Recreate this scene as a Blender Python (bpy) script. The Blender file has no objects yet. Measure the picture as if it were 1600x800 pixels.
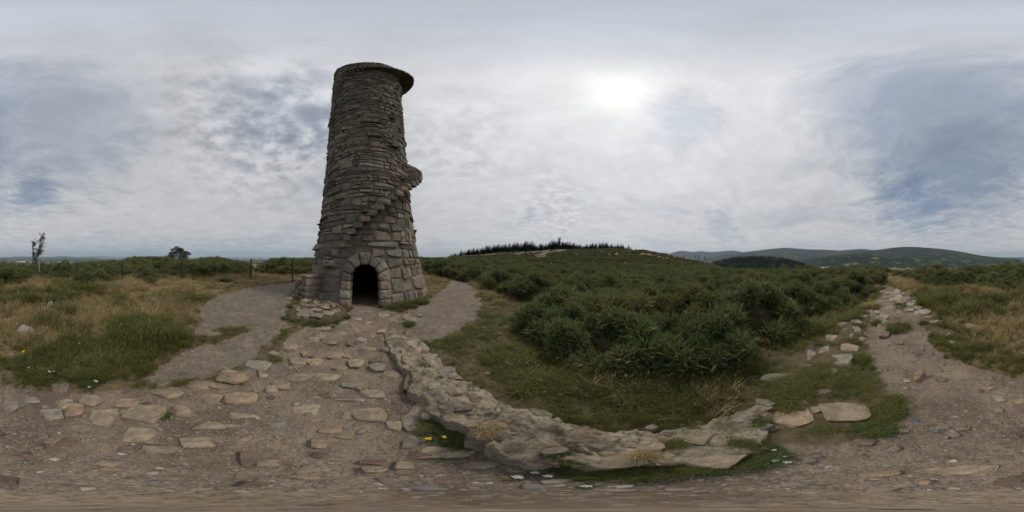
import bpy, bmesh, math, random
import numpy as np
from mathutils import Vector, Matrix

random.seed(11)
rng = np.random.default_rng(11)
sc = bpy.context.scene
COL = sc.collection
R = math.radians
CAM_H = 1.9

# ------------------------------------------------------------------ camera
cam_d = bpy.data.cameras.new('camera')
cam_d.type = 'PANO'
try:
    cam_d.cycles.panorama_type = 'EQUIRECTANGULAR'
except Exception:
    cam_d.panorama_type = 'EQUIRECTANGULAR'
cam_d.clip_start = 0.02
cam_d.clip_end = 60000
cam = bpy.data.objects.new('camera', cam_d)
COL.objects.link(cam)
cam.location = (0, 0, CAM_H)
cam.rotation_euler = (R(90), 0, 0)
sc.camera = cam

# ------------------------------------------------------------------ view
sc.view_settings.view_transform = 'Standard'
sc.view_settings.look = 'None'
sc.view_settings.exposure = 0.0
sc.view_settings.gamma = 1.0
sc.view_settings.use_curve_mapping = False
sc.cycles.max_bounces = 5
sc.cycles.diffuse_bounces = 3
sc.cycles.glossy_bounces = 1
sc.cycles.transmission_bounces = 2
sc.cycles.volume_bounces = 0
sc.cycles.transparent_max_bounces = 4
sc.cycles.caustics_reflective = False
sc.cycles.caustics_refractive = False

SUN_AZ, SUN_EL = 38.25, 57.4


def px_dir(x, y):
    az = R((x - 800) * 0.225)
    el = R((400 - y) * 0.225)
    return Vector((math.sin(az) * math.cos(el), math.cos(az) * math.cos(el), math.sin(el)))


# ------------------------------------------------------------------ node helper
class G:
    def __init__(self, tree):
        self.t = tree
        tree.nodes.clear()

    def n(self, typ, ins=None, **props):
        nd = self.t.nodes.new(typ)
        for k, v in props.items():
            setattr(nd, k, v)
        for k, v in (ins or {}).items():
            s = nd.inputs[k]
            if hasattr(v, 'links') and hasattr(v, 'is_output'):
                self.t.links.new(v, s)
            else:
                s.default_value = v
        return nd

    def m(self, op, a, b=None, c=None, clamp=False):
        nd = self.n('ShaderNodeMath', operation=op, use_clamp=clamp)
        for i, v in enumerate((a, b, c)):
            if v is None:
                continue
            if hasattr(v, 'is_output'):
                self.t.links.new(v, nd.inputs[i])
            else:
                nd.inputs[i].default_value = v
        return nd.outputs[0]

    def vm(self, op, a, b=None, out=0):
        nd = self.n('ShaderNodeVectorMath', operation=op)
        for i, v in enumerate((a, b)):
            if v is None:
                continue
            if hasattr(v, 'is_output'):
                self.t.links.new(v, nd.inputs[i])
            else:
                nd.inputs[i].default_value = v
        return nd.outputs[out]

    def scale(self, a, f):
        nd = self.n('ShaderNodeVectorMath', operation='SCALE')
        self.t.links.new(a, nd.inputs[0])
        if hasattr(f, 'is_output'):
            self.t.links.new(f, nd.inputs['Scale'])
        else:
            nd.inputs['Scale'].default_value = f
        return nd.outputs[0]

    def mix(self, f, a, b, mode='MIX'):
        nd = self.n('ShaderNodeMix', data_type='RGBA', blend_type=mode)
        nd.clamp_factor = True
        for i, v in ((0, f), (6, a), (7, b)):
            if hasattr(v, 'is_output'):
                self.t.links.new(v, nd.inputs[i])
            elif i == 0:
                nd.inputs[i].default_value = v
            else:
                nd.inputs[i].default_value = (*v, 1) if len(v) == 3 else v
        return nd.outputs[2]

    def noise(self, vec, scale, detail=4, rough=0.55, dist=0.0, out='Fac'):
        ins = {'Scale': scale, 'Detail': detail, 'Roughness': rough, 'Distortion': dist}
        if vec is not None:
            ins['Vector'] = vec
        return self.n('ShaderNodeTexNoise', ins).outputs[out]

    def ss(self, v, a, b, lo=0.0, hi=1.0):
        nd = self.n('ShaderNodeMapRange', interpolation_type='SMOOTHSTEP')
        self.t.links.new(v, nd.inputs['Value'])
        for k, x in (('From Min', a), ('From Max', b), ('To Min', lo), ('To Max', hi)):
            nd.inputs[k].default_value = x
        return nd.outputs['Result']

    def attr(self, name, out='Fac'):
        return self.n('ShaderNodeAttribute', attribute_name=name).outputs[out]

    def bump(self, h, strength=0.5, dist=0.02, normal=None):
        ins = {'Strength': strength, 'Distance': dist, 'Height': h}
        if normal is not None:
            ins['Normal'] = normal
        return self.n('ShaderNodeBump', ins).outputs[0]

    def surface(self, col, rough=0.9, normal=None, spec=0.25, translucent=0.0):
        ins = {'Base Color': col if hasattr(col, 'is_output') else (*col, 1), 'Roughness': rough}
        p = self.n('ShaderNodeBsdfPrincipled', ins)
        p.inputs['Specular IOR Level'].default_value = spec
        if normal is not None:
            self.t.links.new(normal, p.inputs['Normal'])
        sh = p.outputs[0]
        if translucent > 0:
            tr = self.n('ShaderNodeBsdfTranslucent', {'Color': col if hasattr(col, 'is_output') else (*col, 1)})
            mx = self.n('ShaderNodeMixShader', {0: translucent})
            self.t.links.new(sh, mx.inputs[1])
            self.t.links.new(tr.outputs[0], mx.inputs[2])
            sh = mx.outputs[0]
        o = self.n('ShaderNodeOutputMaterial')
        self.t.links.new(sh, o.inputs['Surface'])


# ------------------------------------------------------------------ sky
world = bpy.data.worlds.new('World')
sc.world = world
world.use_nodes = True
g = G(world.node_tree)
STR = 0.1
D = g.n('ShaderNodeTexCoord').outputs['Generated']
sep = g.n('ShaderNodeSeparateXYZ', {0: D})
zc = g.m('MAXIMUM', sep.outputs['Z'], 0.0)
inv = g.m('DIVIDE', 1.0, g.m('ADD', zc, 0.13))
P = g.n('ShaderNodeCombineXYZ', {'X': g.m('MULTIPLY', sep.outputs['X'], inv), 'Y': g.m('MULTIPLY', sep.outputs['Y'], inv), 'Z': 0.0}).outputs[0]
warp = g.scale(g.vm('SUBTRACT', g.noise(P, 0.9, 3, 0.5, out='Color'), (0.5, 0.5, 0.5)), 0.55)
PW = g.vm('ADD', P, warp)
big = g.noise(PW, 0.55, 5, 0.55)
mid = g.noise(PW, 1.7, 9, 0.6)
fine = g.noise(g.vm('ADD', P, g.scale(warp, 0.35)), 6.0, 6, 0.6)


def toward(x, y):
    return g.vm('DOT_PRODUCT', D, tuple(px_dir(x, y)), out=1)


def blob(x, y, r_in, r_out, wob=10.0, nz=None):
    """soft-edged patch of sky round a direction; radii and edge wander in degrees"""
    d = g.m('MULTIPLY', g.m('ARCCOSINE', toward(x, y)), 57.2958)
    d = g.m('ADD', d, g.m('MULTIPLY', g.m('SUBTRACT', nz if nz is not None else mid, 0.5), wob * 2))
    return g.ss(d, r_out, r_in)


sky = g.n('ShaderNodeTexSky', sky_type='NISHITA')
sky.sun_disc = False
sky.sun_elevation = R(SUN_EL)
sky.sun_rotation = R(SUN_AZ)
sky.air_density = 1.0
sky.dust_density = 1.6
sky.ozone_density = 1.2
blue = g.scale(sky.outputs[0], 0.9)
s = g.m('MAXIMUM', toward(970, 145), 0.0)
# luminance of the cloud sheet: brightest round the veiled sun
lum = g.m('ADD', 5.8, g.m('MULTIPLY', g.m('POWER', s, 2.5), 2.5))
lum = g.m('ADD', lum, g.m('MULTIPLY', g.m('POWER', s, 14.0), 0.75))
lum = g.m('ADD', lum, g.m('MULTIPLY', g.m('POWER', s, 170.0), 3.4))
wisp = g.noise(g.vm('MULTIPLY', PW, (1.0, 1.6, 1.0)), 2.4, 12, 0.70, 0.3)
tex = g.m('ADD', 0.80, g.m('MULTIPLY', g.m('SUBTRACT', wisp, 0.5), 0.42))
tex = g.m('ADD', tex, g.m('MULTIPLY', mid, 0.30))
puff = g.m('MAXIMUM', 0.12, blob(420, 190, 8, 42, 14))
puff = g.m('MAXIMUM', puff, g.m('MULTIPLY', blob(700, 215, 6, 26, 12), 0.7))
puff = g.m('MAXIMUM', puff, g.m('MULTIPLY', blob(860, 330, 3, 22, 12), 0.8))
tex = g.m('ADD', tex, g.m('MULTIPLY', g.m('MULTIPLY', g.ss(fine, 0.34, 0.66, -0.5, 0.5), puff), 0.34))
lum = g.m('MULTIPLY', lum, tex)
cloud = g.scale(g.mix(g.m('POWER', s, 60.0), (0.985, 1.0, 1.03), (1.01, 1.0, 0.965)), lum)
greyc = g.scale(g.n('ShaderNodeCombineXYZ', {'X': 0.84, 'Y': 0.965, 'Z': 1.19}).outputs[0], g.m('MULTIPLY', lum, 0.66))
# thick blue-grey banks and open blue gaps
dark = blob(1490, 215, 14, 46, 22, wisp)
dark = g.m('MAXIMUM', dark, g.m('MULTIPLY', blob(1370, 170, 4, 24, 20), 0.75))
dark = g.m('MAXIMUM', dark, g.m('MULTIPLY', blob(100, 200, 8, 34, 22, wisp), 0.72))
dark = g.m('MAXIMUM', dark, g.m('MULTIPLY', blob(420, 180, 4, 26, 26, fine), 0.55))
dark = g.m('MAXIMUM', dark, g.m('MULTIPLY', blob(1070, 190, 2, 13, 10, wisp), 0.45))
dark = g.m('MAXIMUM', dark, g.m('MULTIPLY', blob(1130, 352, 1, 9, 10, wisp), 0.5))
dark = g.m('MAXIMUM', dark, g.m('MULTIPLY', blob(960, 62, 2, 12, 10, wisp), 0.3))
dark = g.m('MAXIMUM', dark, g.m('MULTIPLY', g.ss(big, 0.47, 0.70), 0.42))
dark = g.m('MAXIMUM', dark, g.m('MULTIPLY', g.ss(sep.outputs['Z'], 0.88, 1.0), 0.5))
skyc = g.mix(dark, cloud, greyc)
gap = g.m('MULTIPLY', blob(1430, 312, 2, 18, 18, wisp), 0.62)
gap = g.m('MAXIMUM', gap, g.m('MULTIPLY', blob(1500, 265, 2, 26, 20, wisp), 0.32))
gap = g.m('MAXIMUM', gap, g.m('MULTIPLY', blob(50, 300, 1, 12, 11, wisp), 0.6))
gap = g.m('MAXIMUM', gap, g.m('MULTIPLY', blob(470, 185, 1, 16, 22, fine), 0.35))
skyc = g.mix(gap, skyc, blue)
# clear low band over the sea side
low = g.m('MULTIPLY', g.ss(sep.outputs['Z'], 0.18, 0.0), g.ss(toward(280, 395), 0.30, 0.95))
lowc = g.scale(g.n('ShaderNodeCombineXYZ', {'X': 0.78, 'Y': 0.95, 'Z': 1.10}).outputs[0], 4.3)
skyc = g.mix(g.m('MULTIPLY', low, g.ss(wisp, 0.35, 0.6, 1.0, 0.3)), skyc, lowc)
bg = g.n('ShaderNodeBackground', {'Color': skyc, 'Strength': STR})
wo = g.n('ShaderNodeOutputWorld')
world.node_tree.links.new(bg.outputs[0], wo.inputs['Surface'])

# ------------------------------------------------------------------ sun
sun_d = bpy.data.lights.new('sun', 'SUN')
sun_d.energy = 1.5
sun_d.angle = R(10)
sun_d.color = (1.0, 0.92, 0.80)
sun = bpy.data.objects.new('sun', sun_d)
COL.objects.link(sun)
sd = Vector((math.sin(R(SUN_AZ)) * math.cos(R(SUN_EL)), math.cos(R(SUN_AZ)) * math.cos(R(SUN_EL)), math.sin(R(SUN_EL))))
sun.rotation_euler = sd.to_track_quat('Z', 'Y').to_euler()
sun.location = (20, 20, 40)


# ------------------------------------------------------------------ numpy noise
def _hash(ix, iy, iz, seed):
    h = (ix.astype(np.int64) * 374761393 + iy.astype(np.int64) * 668265263 + iz.astype(np.int64) * 2147483647 + seed * 974634777) & 0xFFFFFFFF
    h = ((h ^ (h >> 13)) * 1274126177) & 0xFFFFFFFF
    h = ((h ^ (h >> 16)) * 2246822519) & 0xFFFFFFFF
    return ((h ^ (h >> 15)) & 0xFFFFFF) / float(0xFFFFFF)


def vnoise(p, seed=0):
    p = np.asarray(p, float)
    if p.shape[1] == 2:
        p = np.c_[p, np.zeros(len(p))]
    i = np.floor(p).astype(np.int64)
    f = p - i
    f = f * f * (3 - 2 * f)
    r = 0
    for dx in (0, 1):
        for dy in (0, 1):
            for dz in (0, 1):
                w = (f[:, 0] if dx else 1 - f[:, 0]) * (f[:, 1] if dy else 1 - f[:, 1]) * (f[:, 2] if dz else 1 - f[:, 2])
                r = r + w * _hash(i[:, 0] + dx, i[:, 1] + dy, i[:, 2] + dz, seed)
    return r


def fbm(p, oct=4, seed=0, gain=0.5):
    p = np.asarray(p, float)
    a, s, t = 1.0, 0.0, 0.0
    for o in range(oct):
        s = s + a * (vnoise(p * (2 ** o) + 17.3 * o, seed + o) - 0.5)
        t += a
        a *= gain
    return s / t * 2


# ------------------------------------------------------------------ object helpers
def link(o, parent=None):
    COL.objects.link(o)
    if parent is not None:
        o.parent = parent
    return o


def mesh_from(name, v, f, mat=None, smooth=False, cols=None, attrs=None):
    me = bpy.data.meshes.new(name)
    v = np.asarray(v, float)
    if isinstance(f, np.ndarray):
        k = f.shape[1]
        me.vertices.add(len(v))
        me.vertices.foreach_set('co', v.ravel())
        me.loops.add(f.size)
        me.loops.foreach_set('vertex_index', f.ravel().astype(np.int32))
        me.polygons.add(len(f))
        me.polygons.foreach_set('loop_start', np.arange(0, f.size, k, dtype=np.int32))
        me.polygons.foreach_set('loop_total', np.full(len(f), k, dtype=np.int32))
        me.update(calc_edges=True)
    else:
        me.from_pydata([tuple(x) for x in v], [], [tuple(x) for x in f])
        me.update()
    if smooth:
        me.polygons.foreach_set('use_smooth', np.ones(len(me.polygons), dtype=bool))
    if cols is not None:
        a = me.color_attributes.new('col', 'FLOAT_COLOR', 'POINT')
        cc = np.ones((len(v), 4))
        cc[:, :3] = cols
        a.data.foreach_set('color', cc.ravel())
    for k, val in (attrs or {}).items():
        a = me.attributes.new(k, 'FLOAT', 'POINT')
        a.data.foreach_set('value', np.asarray(val, np.float32))
    if mat is not None:
        for m_ in (mat if isinstance(mat, (list, tuple)) else [mat]):
            me.materials.append(m_)
    return me


def obj(name, me, parent=None, loc=None):
    o = bpy.data.objects.new(name, me)
    if loc is not None:
        o.location = loc
    return link(o, parent)


def empty(name, loc=(0, 0, 0), rz=0.0):
    o = bpy.data.objects.new(name, None)
    o.empty_display_size = 0.2
    o.location = loc
    o.rotation_euler = (0, 0, rz)
    return link(o)


def tag(o, label=None, cat=None, group=None, kind=None):
    for k, v in (('label', label), ('category', cat), ('group', group), ('kind', kind)):
        if v:
            o[k] = v
    return o


class MB:
    """collects vertices, faces and per-vertex colours of one mesh"""
    def __init__(self):
        self.v, self.f, self.c, self.k = [], [], [], 0

    def add(self, v, f, col=None):
        v = np.asarray(v, float)
        self.v.append(v)
        self.f += [tuple(int(i) + self.k for i in q) for q in f]
        if col is not None:
            self.c.append(np.tile(np.asarray(col, float), (len(v), 1)) if np.ndim(col) == 1 else np.asarray(col))
        self.k += len(v)

    def mesh(self, name, mat=None, smooth=False):
        return mesh_from(name, np.vstack(self.v), self.f, mat, smooth, np.vstack(self.c) if self.c else None)

    def tube(self, pts, rad, n=6, col=None, cap=True):
        pts = [Vector(p) for p in pts]
        vs, fs = [], []
        for i, p in enumerate(pts):
            d = (pts[min(i + 1, len(pts) - 1)] - pts[max(i - 1, 0)]).normalized()
            a = d.orthogonal().normalized()
            if i == 0:
                last = a
            else:
                a = (last - d * last.dot(d)).normalized()
                last = a
            b = d.cross(a)
            r = rad[i] if hasattr(rad, '__len__') else rad
            for k in range(n):
                t = 2 * math.pi * k / n
                vs.append(tuple(p + (a * math.cos(t) + b * math.sin(t)) * r))
        for i in range(len(pts) - 1):
            for k in range(n):
                k2 = (k + 1) % n
                fs.append((i * n + k, i * n + k2, (i + 1) * n + k2, (i + 1) * n + k))
        if cap:
            fs.append(tuple(range(n))[::-1])
            fs.append(tuple((len(pts) - 1) * n + k for k in range(n)))
        self.add(vs, fs, col)

    def box(self, lo, hi, col=None, M=None):
        v = np.array([(x, y, z) for x in (lo[0], hi[0]) for y in (lo[1], hi[1]) for z in (lo[2], hi[2])], float)
        if M is not None:
            v = np.array([tuple(M @ Vector(p)) for p in v])
        self.add(v, [(0, 1, 3, 2), (4, 6, 7, 5), (0, 4, 5, 1), (2, 3, 7, 6), (0, 2, 6, 4), (1, 5, 7, 3)], col)


# ------------------------------------------------------------------ materials
def new_mat(name):
    m = bpy.data.materials.new(name)
    m.use_nodes = True
    return m, G(m.node_tree)


def mat_stone(name, moss=0.35, lichen=0.4, bump=0.6, scale=1.0, streaks=False, soil=0.0):
    m, g = new_mat(name)
    co = g.n('ShaderNodeTexCoord').outputs['Object']
    c = g.attr('col', 'Color')
    n1 = g.noise(co, 5 * scale, 6, 0.65)
    n2 = g.noise(co, 38 * scale, 5, 0.6)
    c = g.mix(1.0, c, g.n('ShaderNodeCombineColor', {0: g.ss(n1, 0.25, 0.75, 0.62, 1.28), 1: g.ss(n1, 0.25, 0.75, 0.64, 1.25), 2: g.ss(n1, 0.25, 0.75, 0.68, 1.2)}).outputs[0], 'MULTIPLY')
    c = g.mix(g.ss(n2, 0.52, 0.75, 0, 0.5), c, (0.075, 0.066, 0.056))
    l1 = g.m('MULTIPLY', g.ss(g.noise(co, 9 * scale, 6, 0.7, 0.6), 0.56, 0.68), lichen)
    c = g.mix(l1, c, (0.36, 0.345, 0.29))
    g1 = g.m('MULTIPLY', g.ss(g.noise(co, 3.1 * scale, 5, 0.7, 0.4), 0.52, 0.68), moss)
    c = g.mix(g1, c, (0.085, 0.085, 0.045))
    if soil:                                     # trodden earth caked on the stone
        so = g.noise(g.n('ShaderNodeNewGeometry').outputs['Position'], 6.5, 7, 0.72, 0.5)
        c = g.mix(g.ss(so, 0.47, 0.60, 0, soil), c, (0.185, 0.148, 0.108))
    if streaks:                                  # damp weather streaks and broad staining running over many stones
        st = g.noise(g.vm('MULTIPLY', co, (1.6, 1.6, 0.22)), 1.0, 6, 0.65, 0.3)
        c = g.mix(g.ss(st, 0.48, 0.66, 0, 0.62), c, (0.072, 0.066, 0.054))
        c = g.mix(g.ss(g.noise(co, 0.7, 5, 0.6), 0.52, 0.70, 0, 0.45), c, (0.30, 0.25, 0.185))
    h = g.m('ADD', g.noise(co, 14 * scale, 8, 0.65), g.m('MULTIPLY', n2, 0.35))
    g.surface(c, 0.93, g.bump(h, bump, 0.03), 0.2)
    return m


M_TOWER = mat_stone('tower_granite', 0.5, 0.6, 0.9, 1.0, True)
M_ROCK = mat_stone('weathered_rock', 0.28, 0.25, 0.9, 2.2, False, 0.6)

M_MORTAR, g = new_mat('old_mortar')
co = g.n('ShaderNodeTexCoord').outputs['Object']
n1 = g.noise(co, 3, 6, 0.65)
c = g.mix(g.ss(n1, 0.3, 0.7), (0.12, 0.104, 0.082), (0.20, 0.175, 0.14))
g.surface(c, 0.95, g.bump(g.noise(co, 22, 8, 0.7), 0.8, 0.03), 0.15)

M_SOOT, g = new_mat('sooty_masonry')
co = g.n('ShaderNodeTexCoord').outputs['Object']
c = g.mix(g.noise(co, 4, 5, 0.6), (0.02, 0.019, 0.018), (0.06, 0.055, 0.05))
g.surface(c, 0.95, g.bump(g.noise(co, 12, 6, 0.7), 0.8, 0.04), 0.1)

# rubble mortar of the ruined wall
M_RUBBLE, g = new_mat('rubble_mortar')
co = g.n('ShaderNodeTexCoord').outputs['Object']
n1 = g.noise(co, 3.2, 7, 0.7)
n2 = g.noise(co, 24, 7, 0.68)
v1 = g.n('ShaderNodeTexVoronoi', {'Vector': co, 'Scale': 17.0, 'Randomness': 1.0})
c = g.mix(g.ss(n1, 0.36, 0.64), (0.155, 0.124, 0.088), (0.40, 0.342, 0.25))
c = g.mix(g.m('MULTIPLY', g.ss(n2, 0.5, 0.68), 0.75), c, (0.095, 0.083, 0.066))
c = g.mix(g.m('MULTIPLY', g.ss(g.noise(co, 6.5, 5, 0.6), 0.6, 0.72), 0.55), c, (0.27, 0.155, 0.10))
c = g.mix(g.m('MULTIPLY', g.ss(g.noise(co, 1.7, 6, 0.7), 0.57, 0.68), 0.6), c, (0.08, 0.085, 0.04))
h = g.m('ADD', g.m('MULTIPLY', n2, 1.0), g.m('MULTIPLY', v1.outputs['Distance'], 0.5))
g.surface(c, 0.95, g.bump(h, 0.9, 0.035), 0.15)

# ground: earth and gravel where 'path' is high, turf elsewhere, heath far away
M_GROUND, g = new_mat('ground_earth_and_turf')
geo = g.n('ShaderNodeNewGeometry').outputs['Position']
n1 = g.noise(geo, 1.3, 6, 0.62)
n2 = g.noise(geo, 9, 6, 0.65)
n3 = g.noise(geo, 70, 5, 0.65)
vor = g.n('ShaderNodeTexVoronoi', {'Vector': geo, 'Scale': 55.0, 'Randomness': 1.0})
vor2 = g.n('ShaderNodeTexVoronoi', {'Vector': geo, 'Scale': 24.0, 'Randomness': 1.0})
grv = g.attr('gravel')
c_dirt = g.mix(g.ss(n1, 0.36, 0.64), (0.138, 0.104, 0.073), (0.285, 0.226, 0.160))
c_dirt = g.mix(g.m('MULTIPLY', g.ss(n2, 0.48, 0.7), 0.6), c_dirt, (0.13, 0.104, 0.083))
c_grav = g.mix(g.ss(n1, 0.3, 0.7), (0.165, 0.133, 0.099), (0.250, 0.205, 0.153))
c_grav = g.mix(g.ss(g.noise(geo, 2.6, 7, 0.68, 0.8), 0.42, 0.62, 0, 0.75), c_grav, (0.118, 0.098, 0.078))
c_grav = g.mix(g.ss(g.noise(geo, 5.5, 6, 0.7), 0.55, 0.68, 0, 0.6), c_grav, (0.30, 0.26, 0.21))
c_grav = g.mix(g.m('MULTIPLY', g.attr('rut'), 0.55), c_grav, (0.105, 0.088, 0.070))
c_dirt = g.mix(grv, c_dirt, c_grav)
c_dirt = g.mix(g.ss(g.noise(geo, 3.4, 7, 0.7, 0.5), 0.53, 0.66, 0, 0.55), c_dirt, (0.30, 0.25, 0.19))
peb = g.n('ShaderNodeSeparateColor', {0: vor.outputs['Color']})
pebc = g.mix(peb.outputs[0], (0.075, 0.065, 0.06), (0.42, 0.36, 0.29))
pebm = g.m('MULTIPLY', g.ss(vor.outputs['Distance'], 0.48, 0.28), g.ss(peb.outputs[1], 0.30, 0.40))
c_dirt = g.mix(g.m('MULTIPLY', pebm, g.m('ADD', 0.55, g.m('MULTIPLY', grv, 0.3))), c_dirt, pebc)
c_dirt = g.mix(g.ss(n3, 0.50, 0.66, 0, 0.6), c_dirt, (0.080, 0.062, 0.048))
c_dirt = g.mix(g.ss(g.noise(geo, 20, 6, 0.72), 0.53, 0.64, 0, 0.55), c_dirt, (0.33, 0.275, 0.21))
c_dirt = g.mix(g.ss(g.noise(geo, 14, 6, 0.72, 0.4), 0.54, 0.66, 0, 0.55), c_dirt, (0.085, 0.068, 0.052))
dry = g.attr('dry')
c_turf = g.mix(g.ss(n2, 0.35, 0.65), (0.085, 0.068, 0.036), (0.145, 0.114, 0.066))
c_dry = g.mix(g.ss(n2, 0.3, 0.7), (0.17, 0.12, 0.062), (0.30, 0.22, 0.12))
c_turf = g.mix(dry, c_turf, c_dry)
c_turf = g.mix(g.ss(n3, 0.5, 0.75, 0, 0.5), c_turf, (0.05, 0.04, 0.025))
pm = g.ss(g.m('ADD', g.attr('path'), g.m('MULTIPLY', g.m('SUBTRACT', n2, 0.5), 0.5)), 0.35, 0.65)
c = g.mix(pm, c_turf, c_dirt)
# far country: field patchwork, hedges and woods
fv = g.n('ShaderNodeTexVoronoi', {'Vector': g.vm('ADD', geo, g.scale(g.noise(geo, 0.002, 3, 0.5, out='Color'), 260.0)), 'Scale': 0.0042, 'Randomness': 1.0})
fs = g.n('ShaderNodeSeparateColor', {0: fv.outputs['Color']})
f_col = g.mix(g.ss(fs.outputs[0], 0.25, 0.75), (0.035, 0.055, 0.022), (0.085, 0.105, 0.04))
f_col = g.mix(g.ss(fs.outputs[1], 0.80, 0.84), f_col, (0.27, 0.22, 0.11))
f_col = g.mix(g.ss(g.noise(geo, 0.0045, 7, 0.72), 0.42, 0.52), f_col, (0.014, 0.024, 0.013))
c = g.mix(g.attr('far'), c, f_col)
h = g.m('ADD', g.m('MULTIPLY', n2, 0.8), g.m('ADD', g.m('MULTIPLY', n3, 0.35), g.m('MULTIPLY', g.m('MULTIPLY', g.ss(vor2.outputs['Distance'], 0.5, 0.1), 0.25), pm)))
g.surface(c, 0.95, g.bump(h, 0.85, 0.035), 0.12)


def mat_leaf(name, a, b, extra=None, trans=0.25, rough=0.6):
    m, g = new_mat(name)
    rnd = g.n('ShaderNodeObjectInfo').outputs['Random']
    geo = g.n('ShaderNodeNewGeometry')
    ri = geo.outputs['Random Per Island']
    big = g.noise(geo.outputs['Position'], 0.55, 3, 0.6)
    f = g.m('ADD', g.m('MULTIPLY', rnd, 0.42), g.m('ADD', g.m('MULTIPLY', ri, 0.42), g.m('MULTIPLY', g.m('SUBTRACT', big, 0.38), 0.8)))
    c = g.mix(f, a, b)
    if name == 'gorse_shoots':                   # some bushes run to olive, some patches are browned
        c = g.mix(g.ss(rnd, 0.72, 0.95, 0, 0.55), c, (0.19, 0.18, 0.062))
        c = g.mix(g.ss(g.noise(geo.outputs['Position'], 0.9, 5, 0.7), 0.60, 0.70, 0, 0.6), c, (0.17, 0.125, 0.065))
    if extra:
        c = g.mix(g.m('MULTIPLY', g.ss(ri, 1.0 - extra[1], 1.0), 0.9), c, extra[0])
    g.surface(c, rough, None, 0.25, trans)
    return m


M_GORSE = mat_leaf('gorse_shoots', (0.074, 0.096, 0.036), (0.250, 0.280, 0.105), ((0.20, 0.15, 0.085), 0.07), 0.34)
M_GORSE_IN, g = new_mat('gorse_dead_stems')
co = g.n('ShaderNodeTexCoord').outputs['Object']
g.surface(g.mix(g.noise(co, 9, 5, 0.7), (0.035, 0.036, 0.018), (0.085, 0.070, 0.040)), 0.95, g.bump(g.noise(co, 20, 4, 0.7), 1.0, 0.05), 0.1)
M_GRASS = mat_leaf('green_grass', (0.078, 0.092, 0.020), (0.190, 0.190, 0.052), ((0.22, 0.17, 0.08), 0.12), 0.3)
M_DRY = mat_leaf('dry_grass', (0.30, 0.22, 0.105), (0.58, 0.44, 0.235), ((0.09, 0.10, 0.035), 0.14), 0.3)
M_HERB = mat_leaf('dark_herb', (0.030, 0.060, 0.022), (0.075, 0.120, 0.040), None, 0.25)
M_CONIFER = mat_leaf('conifer_needles', (0.014, 0.026, 0.012), (0.036, 0.056, 0.022), None, 0.1, 0.8)
M_BROAD = mat_leaf('broadleaf', (0.020, 0.034, 0.012), (0.055, 0.078, 0.024), None, 0.15, 0.8)
M_PINE = mat_leaf('pine_needles', (0.035, 0.055, 0.022), (0.085, 0.115, 0.045), None, 0.15, 0.7)
M_WILLOW = mat_leaf('thin_leaves', (0.055, 0.055, 0.035), (0.13, 0.12, 0.075), None, 0.25)


def mat_plain(name, a, b, scale=8, rough=0.85, bump=0.4, spec=0.2):
    m, g = new_mat(name)
    co = g.n('ShaderNodeTexCoord').outputs['Object']
    n = g.noise(co, scale, 6, 0.65)
    g.surface(g.mix(g.ss(n, 0.3, 0.7), a, b), rough, g.bump(g.noise(co, scale * 4, 5, 0.6), bump, 0.01), spec)
    return m


M_BARK = mat_plain('bark', (0.06, 0.05, 0.04), (0.13, 0.11, 0.09), 9)
M_POST_DARK = mat_plain('dark_post_timber', (0.035, 0.022, 0.017), (0.085, 0.055, 0.042), 12)
M_POST_PALE = mat_plain('pale_post_timber', (0.22, 0.20, 0.165), (0.38, 0.35, 0.29), 12)
M_LOG = mat_plain('weathered_log', (0.11, 0.065, 0.038), (0.22, 0.135, 0.08), 14)
M_SIGN = mat_plain('sign_board_paint', (0.36, 0.12, 0.08), (0.5, 0.2, 0.13), 6)
M_WHITEFL = mat_plain('white_petals', (0.42, 0.41, 0.36), (0.62, 0.60, 0.54), 60)
M_PINKFL = mat_plain('pinkish_petals', (0.55, 0.44, 0.42), (0.72, 0.62, 0.58), 60)
M_YELLOWFL = mat_plain('yellow_petals', (0.62, 0.42, 0.02), (0.80, 0.58, 0.04), 40)
M_STEM = mat_plain('green_stem', (0.06, 0.085, 0.03), (0.11, 0.13, 0.05), 30)
M_ROAD = mat_plain('pale_track', (0.13, 0.125, 0.115), (0.19, 0.18, 0.165), 0.3)
M_HWALL = mat_plain('rendered_wall', (0.5, 0.49, 0.46), (0.7, 0.69, 0.66), 0.2)
M_HROOF = mat_plain('slate_roof', (0.10, 0.10, 0.105), (0.2, 0.19, 0.19), 0.2)

M_MOSS = mat_plain('mossy_earth', (0.055, 0.052, 0.024), (0.135, 0.105, 0.065), 6, 0.95, 0.8)

M_SEA, g = new_mat('sea_water')
geo = g.n('ShaderNodeNewGeometry').outputs['Position']
g.surface((0.09, 0.12, 0.15), 0.35, g.bump(g.noise(geo, 0.02, 4, 0.6), 0.3, 4.0), 0.5)

M_HILL, g = new_mat('distant_hillside')
geo = g.n('ShaderNodeNewGeometry').outputs['Position']
hn = g.noise(geo, 0.0013, 7, 0.7)
c = g.mix(g.ss(hn, 0.4, 0.6), (0.016, 0.024, 0.019), (0.036, 0.042, 0.031))
c = g.mix(g.ss(g.noise(geo, 0.0006, 5, 0.6), 0.5, 0.62), c, (0.045, 0.040, 0.036))
fv = g.n('ShaderNodeTexVoronoi', {'Vector': g.vm('ADD', geo, g.scale(g.noise(geo, 0.003, 3, 0.5, out='Color'), 200.0)), 'Scale': 0.0085, 'Randomness': 1.0})
fs = g.n('ShaderNodeSeparateColor', {0: fv.outputs['Color']})
fcol = g.mix(g.ss(fs.outputs[0], 0.25, 0.8), (0.03, 0.045, 0.022), (0.075, 0.085, 0.040))
fcol = g.mix(g.ss(fs.outputs[1], 0.84, 0.87), fcol, (0.22, 0.18, 0.10))
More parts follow.
